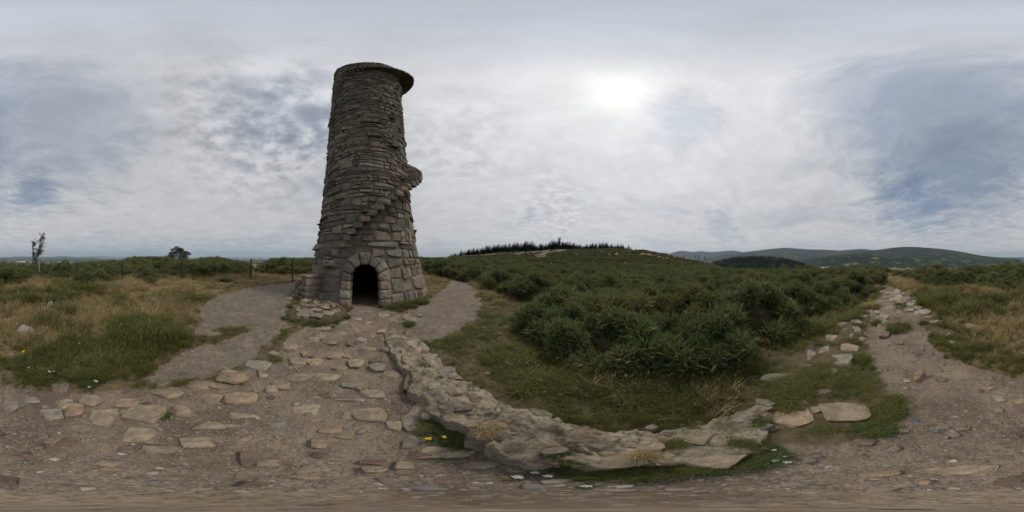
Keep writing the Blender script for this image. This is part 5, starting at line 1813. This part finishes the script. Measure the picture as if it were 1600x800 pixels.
# ------------------------------------------------------------------ flowers
def flower_plant(name, x, y, hgt, heads, petal, lab, cat, rhead, flat_=True, d=None):
    b = pix(x, y) if d is None else pol(x, d)
    root = empty(name, (b.x, b.y, b.z - .02))
    tag(root, lab, cat)
    mb = MB(); mb.tube([(0, 0, -.03), (.004, .003, hgt * .5), (0, .006, hgt * .85)], [.0032, .0028, .002], 5)
    obj('stem', mb.mesh('stem', M_STEM), root)
    mb = MB()
    for k in range(7):                           # feathery leaves
        a_ = k * 2.4; z_ = hgt * (.08 + .11 * k); L_ = hgt * .35 * (1 - .08 * k) + .015
        c_, s_ = math.cos(a_), math.sin(a_)
        mb.add([(0, 0, z_), (c_ * L_ * .5 - s_ * .008, s_ * L_ * .5 + c_ * .008, z_ + L_ * .3), (c_ * L_, s_ * L_, z_ + L_ * .2), (c_ * L_ * .5 + s_ * .008, s_ * L_ * .5 - c_ * .008, z_ + L_ * .25)], [(0, 1, 2, 3)])
    obj('leaves', mb.mesh('leaves', M_HERB), root)
    for k in range(heads):
        a_ = rng.uniform(0, 6.28); q = 0 if heads == 1 else rhead * rng.uniform(.4, 1.7)
        hx, hy, hz_ = q * math.cos(a_), q * math.sin(a_), hgt * rng.uniform(.86, 1.04)
        mb = MB()
        if heads > 1:
            mb.tube([(0, 0, hgt * .62), (hx * .6, hy * .6, hgt * .8), (hx, hy, hz_)], .0016, 4)
        for m_ in range(12 if flat_ else 9):     # florets
            if flat_:
                rr_ = rhead * .85 * math.sqrt((m_ + .5) / 12); t_ = m_ * 2.4
                c_ = np.array([hx + rr_ * math.cos(t_), hy + rr_ * math.sin(t_), hz_ + rng.uniform(-.002, .003) - rr_ * .2])
                v = ICO2[0][:12] * rhead * .28 * np.array([1, 1, .5]) if False else ico_small * rhead * .27 * np.array([1, 1, .55])
                mb.add(v + c_, ico_small_f)
            else:
                t_ = m_ * 2 * math.pi / 9
                c_, s_ = math.cos(t_), math.sin(t_); L_ = rhead * .9
                mb.add([(hx, hy, hz_), (hx + c_ * L_ * .6 - s_ * L_ * .22, hy + s_ * L_ * .6 + c_ * L_ * .22, hz_ + .002), (hx + c_ * L_, hy + s_ * L_, hz_), (hx + c_ * L_ * .6 + s_ * L_ * .22, hy + s_ * L_ * .6 - c_ * L_ * .22, hz_ + .002)], [(0, 1, 2, 3)])
        if not flat_:
            mb.add(ico_small * rhead * .3 * np.array([1, 1, .6]) + np.array([hx, hy, hz_]), ico_small_f)
        obj('flower_head', mb.mesh('flower_head', petal), root)
    return root


ico_small, ico_small_f = ico(1)
YL = [(45, 583, .16, .035, 'white yarrow flower in the grass nearest the left edge of the path'), (76, 588, .15, .04, 'white yarrow pair in grass above the split boulder'), (84, 587, .14, .03, 'small white yarrow right of the yarrow pair, above the boulder'),
      (110, 594, .12, .035, 'white yarrow just right of the boulder top at the path edge'), (147, 604, .16, .04, 'upper white yarrow of two at the end of the narrow side path'), (139, 612, .15, .035, 'lower white yarrow of two at the end of the narrow side path'),
      (86, 552, .2, .03, 'small white flower in green grass right of the yellow one'), (125, 548, .2, .03, 'small white flower on the dark green herb clump'), (1590, 545, .2, .035, 'white flower in the grass at the right edge'),
      (1578, 533, .2, .03, 'small white flower in the grass near the right edge, beyond the other'),
      (808, 748, .05, .022, 'white yarrow lowest left of the cluster under the wall'), (836, 740, .07, .022, 'white yarrow in the middle of the cluster under the wall'), (856, 745, .06, .022, 'white yarrow right of the cluster, beside the herbs under the wall'),
      (868, 730, .08, .016, 'little white yarrow upper right of the cluster under the wall'), (916, 760, .04, .02, 'single white yarrow apart on the bare earth below the wall'),
      (1208, 706, .09, .025, 'pinkish yarrow at the right end of the wall herbs'), (1222, 722, .07, .025, 'pale yarrow on the earth right of the wall herbs'), (1201, 724, .06, .016, 'small pale yarrow lowest at the right end of the wall herbs'), (1228, 715, .07, .018, 'pale yarrow farthest right of the wall herbs')]
for k, (x, y, h_, rh, lab) in enumerate(YL):
    flower_plant('yarrow', x, y, h_, 2 if k % 3 == 1 else 1, M_PINKFL if 'pinkish' in lab else M_WHITEFL, lab, 'yarrow', rh * (.5 if y < 640 else .75))
flower_plant('ragwort', 668, 690, .12, 7, M_YELLOWFL, 'yellow ragwort in bloom in the dark grass at the wall foot', 'ragwort', .012, False)
flower_plant('ragwort', 694, 686, .10, 5, M_YELLOWFL, 'smaller yellow ragwort sprig nearest the wall', 'ragwort', .010, False)
flower_plant('ragwort', 37, 563, .24, 5, M_YELLOWFL, 'yellow-flowered plant beside the half buried grey stone at left', 'ragwort', .018, False)
flower_plant('ragwort', 209, 452, .42, 3, M_YELLOWFL, 'single yellow flower in dry grass before the round gorse bush', 'ragwort', .055, False)
flower_plant('ragwort', 1525, 528, .12, 2, M_YELLOWFL, 'yellow dandelion-like flower in grass below the rounded tan rock', 'ragwort', .03, False)


# ------------------------------------------------------------------ trees
def leaf_cloud(mb_v, mb_f, cen, rad_, n_, size, rs, flat_=1.0, lean=(0, 0, 0)):
    k0 = sum(len(v) for v in mb_v)
    d = rs.normal(size=(n_, 3)); d /= np.linalg.norm(d, axis=1)[:, None]
    pos = np.asarray(cen) + d * (rad_ * rs.uniform(.25, 1, n_) ** .6)[:, None] * np.array([1, 1, flat_])
    ax = d * .6 + rs.normal(0, .6, (n_, 3)) + np.asarray(lean); ax /= np.linalg.norm(ax, axis=1)[:, None]
    sd_ = np.cross(ax, rs.normal(size=(n_, 3))); sd_ /= np.linalg.norm(sd_, axis=1)[:, None]
    ln = size * rs.uniform(.6, 1.3, n_)[:, None]
    v = np.stack([pos, pos + ax * ln * .5 + sd_ * ln * .25, pos + ax * ln, pos + ax * ln * .5 - sd_ * ln * .25], 1).reshape(-1, 3)
    mb_v.append(v)
    f = np.arange(4 * n_).reshape(-1, 4) + k0
    mb_f.append(f)


def tree_obj(name, root, trunk_mb, V, Fq, mat, bark=M_BARK):
    obj('trunk', trunk_mb.mesh('trunk', bark, True), root)
    obj('crown', mesh_from('crown', np.vstack(V), np.vstack(Fq), mat), root)


# windswept thin tree, two stems
rs = np.random.default_rng(77)
d_ = 30.0
b = pol(60, d_)
wt = empty('windswept_tree', b)
tag(wt, 'thin windswept twin-stemmed tree with sparse leaves on the left skyline', 'tree')
right = Vector((math.cos(R((60 - 800) * .225)), -math.sin(R((60 - 800) * .225)), 0))
upv = Vector((0, 0, 1))
px2m = .003927 * d_
mb = MB(); V, Fq = [], []


def wp(x, y):
    """point in the plane of the tree for photo position"""
    return right * ((x - 60) * px2m) + upv * (CAM_H - d_ * math.tan(R((y - 400) * .225)) - b.z)


stems = [[(57, 414), (57.5, 404), (59.5, 394), (61, 384), (63, 375), (66, 367)], [(51.5, 414), (51.5, 403), (51, 392), (51.5, 384), (51.8, 379)]]
for s_i, st in enumerate(stems):
    P_ = [wp(*q) + Vector((rs.normal(0, .05), rs.normal(0, .05), 0)) for q in st]
    P_[0] = P_[0] - upv * .5
    mb.tube(P_, list(np.linspace(.10 - .03 * s_i, .02, len(P_))), 6)
    nb = 52 if s_i == 0 else 24
    for k in range(nb):
        t_ = rs.uniform(.08, 1); i_ = min(int(t_ * (len(P_) - 1)), len(P_) - 2); f_ = t_ * (len(P_) - 1) - i_
        o_ = P_[i_].lerp(P_[i_ + 1], f_)
        sgn = 1 if rs.uniform() < (.78 if s_i == 0 else .6) else -.5
        L_ = (rs.uniform(.4, 1.15) if s_i == 0 else rs.uniform(.25, .55)) * (1.05 - .35 * t_)
        e_ = o_ + right * sgn * L_ * .8 + upv * L_ * rs.uniform(.25, .8) + Vector((rs.normal(0, .25), rs.normal(0, .25), 0))
        mid_ = o_.lerp(e_, .5) + upv * .06
        mb.tube([o_, mid_, e_], [.025, .016, .006], 4, cap=False)
        for q in [o_.lerp(e_, t2) for t2 in (.3, .5, .65, .8, .92, 1.05)]:
            leaf_cloud(V, Fq, q, .22, 11, .14, rs, 1.0, (right.x * .6, right.y * .6, .2))
tree_obj('windswept_tree', wt, mb, V, Fq, M_WILLOW)

# lone spreading pine
d_ = 40.0
b = pol(279, d_)
pt = empty('pine_tree', b)
tag(pt, 'lone dark flat-topped pine rising above the gorse behind the post', 'tree')
right = Vector((math.cos(R((279 - 800) * .225)), -math.sin(R((279 - 800) * .225)), 0))
px2m = .003927 * d_
mb = MB(); V, Fq = [], []


def wp2(x, y):
    return right * ((x - 279) * px2m) + upv * (CAM_H - d_ * math.tan(R((y - 400) * .225)) - b.z)


tr = [wp2(279, 413) - upv * .5, wp2(279, 406), wp2(280, 399), wp2(280.5, 391)]
mb.tube(tr, [.20, .16, .12, .04], 7)
pads = [(281, 389.5, 5.5), (275, 391.5, 4.5), (286, 391.5, 4.0), (269.5, 391.8, 2.6), (278, 395, 6), (286, 396, 5), (292, 396.5, 3.8), (270, 396.5, 4.2), (265.5, 397.5, 2.8), (275, 400, 6), (285, 400.5, 6), (292.5, 400, 3), (268, 402, 4.5), (278, 404, 6.5), (287, 404.5, 5.5), (293.5, 398.5, 2.2), (271, 405, 4)]
for (x, y, r_) in pads:
    q = wp2(279 + (x - 279) * .92, y - 1.2) + Vector((rs.normal(0, .5), rs.normal(0, .5), 0))
    st = tr[1].lerp(tr[3], max(0, min(1, (406 - y - 4) / 15)))
    mb.tube([st, st.lerp(q, .55) - upv * .05, q], [.06, .04, .015], 5, cap=False)
    leaf_cloud(V, Fq, q, r_ * px2m * .95, int(125 * r_ / 3), .30, rs, .55, (0, 0, .3))
tree_obj('pine_tree', pt, mb, V, Fq, M_PINE)


# conifers along the hill crest
def conifer(seed, hgt=1.0):
    rs = np.random.default_rng(seed)
    mb = MB(); mb.tube([(0, 0, -.04), (0, 0, .5), (0, 0, .98)], [.018, .012, .003], 5)
    V, Fq, k0 = [], [], 0
    lay = 15
    for k in range(lay):
        z_ = .10 + .88 * k / (lay - 1)
        rmax = (.20 * (1 - z_) ** .75 + .012) * rs.uniform(.75, 1.15)
        nb = max(5, int(16 * (1 - z_) + 5))
        for m_ in range(nb):
            a_ = rs.uniform(0, 6.283); L_ = rmax * rs.uniform(.55, 1.2)
            c_, s_ = math.cos(a_), math.sin(a_); w_ = L_ * .42 + .008
            dz = -L_ * rs.uniform(.1, .45)
            V.append(np.array([(0, 0, z_ + .02), (c_ * L_ * .6 - s_ * w_, s_ * L_ * .6 + c_ * w_, z_ + dz * .5), (c_ * L_, s_ * L_, z_ + dz + .015), (c_ * L_ * .6 + s_ * w_, s_ * L_ * .6 - c_ * w_, z_ + dz * .5 - .01)]))
            Fq.append(np.array([[k0, k0 + 1, k0 + 2, k0 + 3]])); k0 += 4
    return mb.mesh('trunk', M_BARK), mesh_from('crown', np.vstack(V), np.vstack(Fq), M_CONIFER)


CON = [conifer(800 + k) for k in range(5)]
crest_top = [(702, 401), (712, 397), (722, 394), (730, 391), (736, 389.5), (745, 388), (755, 386), (770, 384), (780, 383), (792, 382), (803, 380.5), (815, 379), (825, 378), (833, 379.5), (842, 382.5), (852, 382), (858, 378.5), (866, 376.5),
             (874, 375.5), (882, 377), (892, 378.5), (902, 380.5), (910, 383), (925, 381), (940, 380.6), (955, 381.4), (970, 383), (983, 385.5), (993, 389), (1002, 391), (1012, 394.5), (1020, 397)]
CT = np.array(crest_top)
k = 0
x = 704.0
n_con = 0
rows = []
while x < 1016:
    for row in range(2):
        xx = x + rng.uniform(-1.5, 1.5)
        dd = (248 if row == 0 else 266) + rng.uniform(-6, 6)
        if xx < 745:
            dd -= 18
        if row == 1 and xx > 975:
            continue
        rows.append((xx, dd))
    x += rng.uniform(1.7, 2.9) if x < 985 else rng.uniform(5, 9)
for (xx, dd) in rows:
    b = pol(xx, dd)
    yt = float(np.interp(xx, CT[:, 0], CT[:, 1])) + rng.normal(.3, 1.7)
    top = CAM_H + dd * math.tan(R((400 - yt) * .225))
    hgt = max(3.0, top - b.z)
    root = empty('conifer_tree', b, rng.uniform(0, 6.28))
    tm, cm = CON[n_con % 5]
    wd = hgt * rng.uniform(1.5, 2.7) if hgt > 6 else hgt * rng.uniform(1.8, 3.0)
    for nm, me in (('trunk', tm), ('crown', cm)):
        o = obj(nm, me, root); o.scale = (wd, wd, hgt)
    if xx < 740:
        lab = 'low dark conifer at the left end of the hill plantation'
    elif xx < 800:
        lab = 'dark conifer in the left half of the plantation on the hill'
    elif xx < 850:
        lab = 'tall dark conifer in the plantation just left of the hill track'
    elif xx < 910:
        lab = 'tall dark conifer in the clump at the top of the hill track'
    elif xx < 980:
        lab = 'low conifer in the even strip along the hilltop, right of the tall clump'
    else:
        lab = 'scattered small conifer on the right-hand slope of the hill'
    tag(root, lab, 'tree', 'conifers along the hill crest'); n_con += 1
# the tallest, bushy-headed one
b = pol(874, 252)
root = empty('conifer_tree', b)
tag(root, 'tallest conifer with a broad bushy head, standing above the hilltop clump', 'tree')
hgt = CAM_H + 252 * math.tan(R((400 - 369.5) * .225)) - b.z
mb = MB(); mb.tube([(0, 0, -.5), (0, 0, hgt * .6), (.1, 0, hgt * .95)], [.5, .3, .08], 6)
V, Fq = [], []
rs = np.random.default_rng(31)
for k in range(16):
    z_ = hgt * rs.uniform(.45, .97); a_ = rs.uniform(0, 6.28); q = (2.9 - 1.2 * abs(z_ / hgt - .82) * 4) * rs.uniform(.2, .9)
    leaf_cloud(V, Fq, (q * math.cos(a_), q * math.sin(a_), z_), 1.3, 60, .8, rs, .7)
tree_obj('conifer_tree', root, mb, V, Fq, M_CONIFER)
# bare poles and thin survivors on the right shoulder
for (x, yt, dd, lab) in [(1039.5, 387, 235, 'tall bare pole standing on the right shoulder of the hill'), (1045.5, 396, 235, 'short dead trunk just right of the bare pole'), (1068.5, 399.5, 215, 'thin ragged tree in the dip right of the hill'),
                         (1086.5, 398, 200, 'thin ragged tree, left of a close pair, against the far mountains'), (1091.5, 398.5, 200, 'thin ragged tree, right of a close pair, against the far mountains'), (1101, 401.5, 190, 'low ragged tree before the wooded knoll')]:
    b = pol(x, dd)
    hgt = CAM_H + dd * math.tan(R((400 - yt) * .225)) - b.z
    root = empty('bare_tree', b); tag(root, lab, 'tree')
    mb = MB(); mb.tube([(0, 0, -.5), (.05, 0, hgt * .5), (.1, .05, hgt)], [.16, .12, .04], 5)
    V, Fq = [], []
    if 'pole' not in lab and 'trunk' not in lab:
        for k in range(9):
            z_ = hgt * rs.uniform(.45, 1.0); a_ = rs.uniform(0, 6.28); q = rs.uniform(.3, 1.3)
            e_ = (q * math.cos(a_), q * math.sin(a_), z_)
            mb.tube([(.05, 0, z_ - .5), e_], [.05, .02], 4, cap=False)
            leaf_cloud(V, Fq, e_, .8, 16, .55, rs, .7)
        tree_obj('bare_tree', root, mb, V, Fq, M_BROAD)
    else:
        obj('trunk', mb.mesh('trunk', M_BARK), root)


# broadleaf forms for the valley and knoll
def round_tree(seed):
    rs = np.random.default_rng(seed)
    V, Fq = [], []
    for k in range(9):
        a_ = rs.uniform(0, 6.28); q = rs.uniform(0, .34)
        leaf_cloud(V, Fq, (q * math.cos(a_), q * math.sin(a_), rs.uniform(.35, .78)), rs.uniform(.17, .27), 60, .14, rs)
    return mesh_from('round_tree', np.vstack(V), np.vstack(Fq), M_BROAD)


RT = [proto('tree_form', round_tree(900 + k)) for k in range(3)]
cform = [proto('tree_form', c_[1]) for c_ in CON[:3]]
# trees at the near edge of the valley, one by one
for k, (x, dd, wpx_, yt, lab) in enumerate([(1246, 150, 17, 413.5, 'round yellow-green tree showing above the gorse before the wooded knoll'), (1226, 160, 13, 414, 'dark round tree left of the yellow-green one'),
                                           (1165, 170, 8, 413.5, 'dark bushy tree at the foot of the wooded knoll'), (1176, 170, 10, 414.5, 'lighter bushy tree at the foot of the knoll, right of the dark one'), (1260, 175, 14, 415, 'dark round tree right of the yellow-green one')]):
    b = pol(x, dd)
    hgt = CAM_H + dd * math.tan(R((400 - yt) * .225)) - b.z
    root = empty('broadleaf_tree', b); tag(root, lab, 'tree')
    mb = MB(); mb.tube([(0, 0, -.5), (0, 0, hgt * .6)], [.3, .15], 6)
    obj('trunk', mb.mesh('trunk', M_BARK), root)
    m_ = round_tree(950 + k)
    if 'yellow' in lab:
        m_.materials.clear(); m_.materials.append(M_GRASS)
    o = obj('crown', m_, root); w_ = wpx_ * .003927 * dd / .95; o.scale = (w_, w_, hgt * 1.05)

# wood on the knoll
pick = KV[(KV[:, 2] > -90)]
kr = np.hypot(pick[:, 0], pick[:, 1])
pick = pick[kr < 930]
sel = rng.integers(0, len(pick), 2600)
q = pick[sel] + np.c_[rng.uniform(-9, 9, (2600, 2)), np.zeros(2600)]
hh = rng.uniform(9, 15, 2600)
scatter('knoll_wood', np.c_[q[:, :2], q[:, 2] - 1.0], np.c_[np.zeros((2600, 2)), rng.uniform(0, 6.28, 2600)], np.c_[hh * 1.3, hh * 1.3, hh], rng.integers(0, 3, 2600), cform, 'dark conifer wood covering the knoll beyond the gorse', 'wood')

# hedges and copses over the valley floor and the coastal plain
N = 16000
x = rng.uniform(0, 1600, N)
x = x[(x < 470) | (x > 1080)]
dd = np.exp(rng.uniform(math.log(700), math.log(5200), len(x)))
az = np.radians((x - 800) * .225)
q = np.c_[dd * np.sin(az), dd * np.cos(az)]
cl = fbm(q * .0035, 4, 131)
hedge = np.minimum(np.abs(((q[:, 0] + 80 * fbm(q * .004, 2, 133)) % 190) - 95), np.abs(((q[:, 1] + 80 * fbm(q * .004, 2, 134)) % 230) - 115))
ok = (cl > .08) | (hedge < 9)
q, dd = q[ok], dd[ok]
hh = rng.uniform(8, 15, len(q))
scatter('valley_trees', np.c_[q, ground_z(q[:, 0], q[:, 1]) - 1], np.c_[np.zeros((len(q), 2)), rng.uniform(0, 6.28, len(q))], np.c_[hh * 1.25, hh * 1.25, hh], rng.integers(0, 3, len(q)), RT, 'hedges and copses over the valley and the plain', 'trees')


# ------------------------------------------------------------------ far houses and sheds
def house(x, d, w, dep, h, lab, cat, grp, flat_=False):
    p = pol(x, d)
    root = empty('shed' if flat_ else 'house', (p.x, p.y, p.z - 1), -R((x - 800) * .225) + rng.uniform(-.5, .5) * (0 if flat_ else 1))
    tag(root, lab, cat, grp)
    mb = MB(); mb.box((-w / 2, -dep / 2, 0), (w / 2, dep / 2, h))
    obj('wall', mb.mesh('wall', M_HWALL), root)
    mb = MB()
    e = .5
    rh = h + (.12 if flat_ else .38) * dep
    mb.add([(-w / 2 - e, -dep / 2 - e, h + .05), (w / 2 + e, -dep / 2 - e, h + .05), (w / 2 + e, dep / 2 + e, h + .05), (-w / 2 - e, dep / 2 + e, h + .05), (-w / 2 - e, 0, rh), (w / 2 + e, 0, rh)],
           [(0, 1, 5, 4), (2, 3, 4, 5), (0, 4, 3), (1, 2, 5), (0, 3, 2, 1)])
    obj('roof', mb.mesh('roof', M_HWALL if flat_ else M_HROOF), root)


for k in range(46):
    x = rng.choice([rng.uniform(1283, 1310), rng.uniform(1320, 1420), rng.uniform(1460, 1545)])
    house(x, rng.uniform(1700, 3000), rng.uniform(14, 30), 11, rng.uniform(7, 10), 'small white house scattered among trees on the valley floor', 'house', 'houses on the valley floor')
for k in range(26):
    house(rng.uniform(2, 112), rng.uniform(4500, 8500), rng.uniform(40, 110), 40, rng.uniform(12, 20), 'small pale building in the town spread over the left-hand plain', 'building', 'buildings on the coastal plain')
house(33, 5200, 300, 80, 22, 'long white shed roof on the plain, left of the windswept tree', 'shed', None, True)
house(1288, 1900, 70, 30, 14, 'largest pale building low in the valley beyond the gorse', 'building', None, True)

# ------------------------------------------------------------------ pale track climbing the hill
cl_ = [(842, 128), (850, 142), (858, 158), (866, 178), (874, 200), (880, 220), (885, 240)]
V, f = [], []
for k, (x, d) in enumerate(cl_):
    p = pol(x, d)
    s_ = Vector((math.cos(R((x - 800) * .225 + .5)), -math.sin(R((x - 800) * .225 + .5)), 0))
    for m_ in (-1, -.33, .33, 1):
        q = p + s_ * 2.6 * m_
        V.append((q.x, q.y, gz(q.x, q.y) + .35))
for k in range(len(cl_) - 1):
    for m_ in range(3):
        f.append((k * 4 + m_, (k + 1) * 4 + m_, (k + 1) * 4 + m_ + 1, k * 4 + m_ + 1))
tag(obj('hill_track', mesh_from('hill_track', V, f, M_ROAD)), kind='structure')

# ------------------------------------------------------------------ haze
M_HAZE, g = new_mat('pale_haze')
pv = g.n('ShaderNodeVolumePrincipled', {'Color': (0.72, 0.87, 1.0, 1), 'Density': 0.00004, 'Anisotropy': 0.2})
ho = g.n('ShaderNodeOutputMaterial')
g.t.links.new(pv.outputs[0], ho.inputs['Volume'])
mb = MB(); mb.box((-32500, -32500, -230), (32500, 32500, 560))
tag(obj('haze', mb.mesh('haze', M_HAZE)), 'pale haze lying over the far hills and coast', 'haze', None, 'stuff')
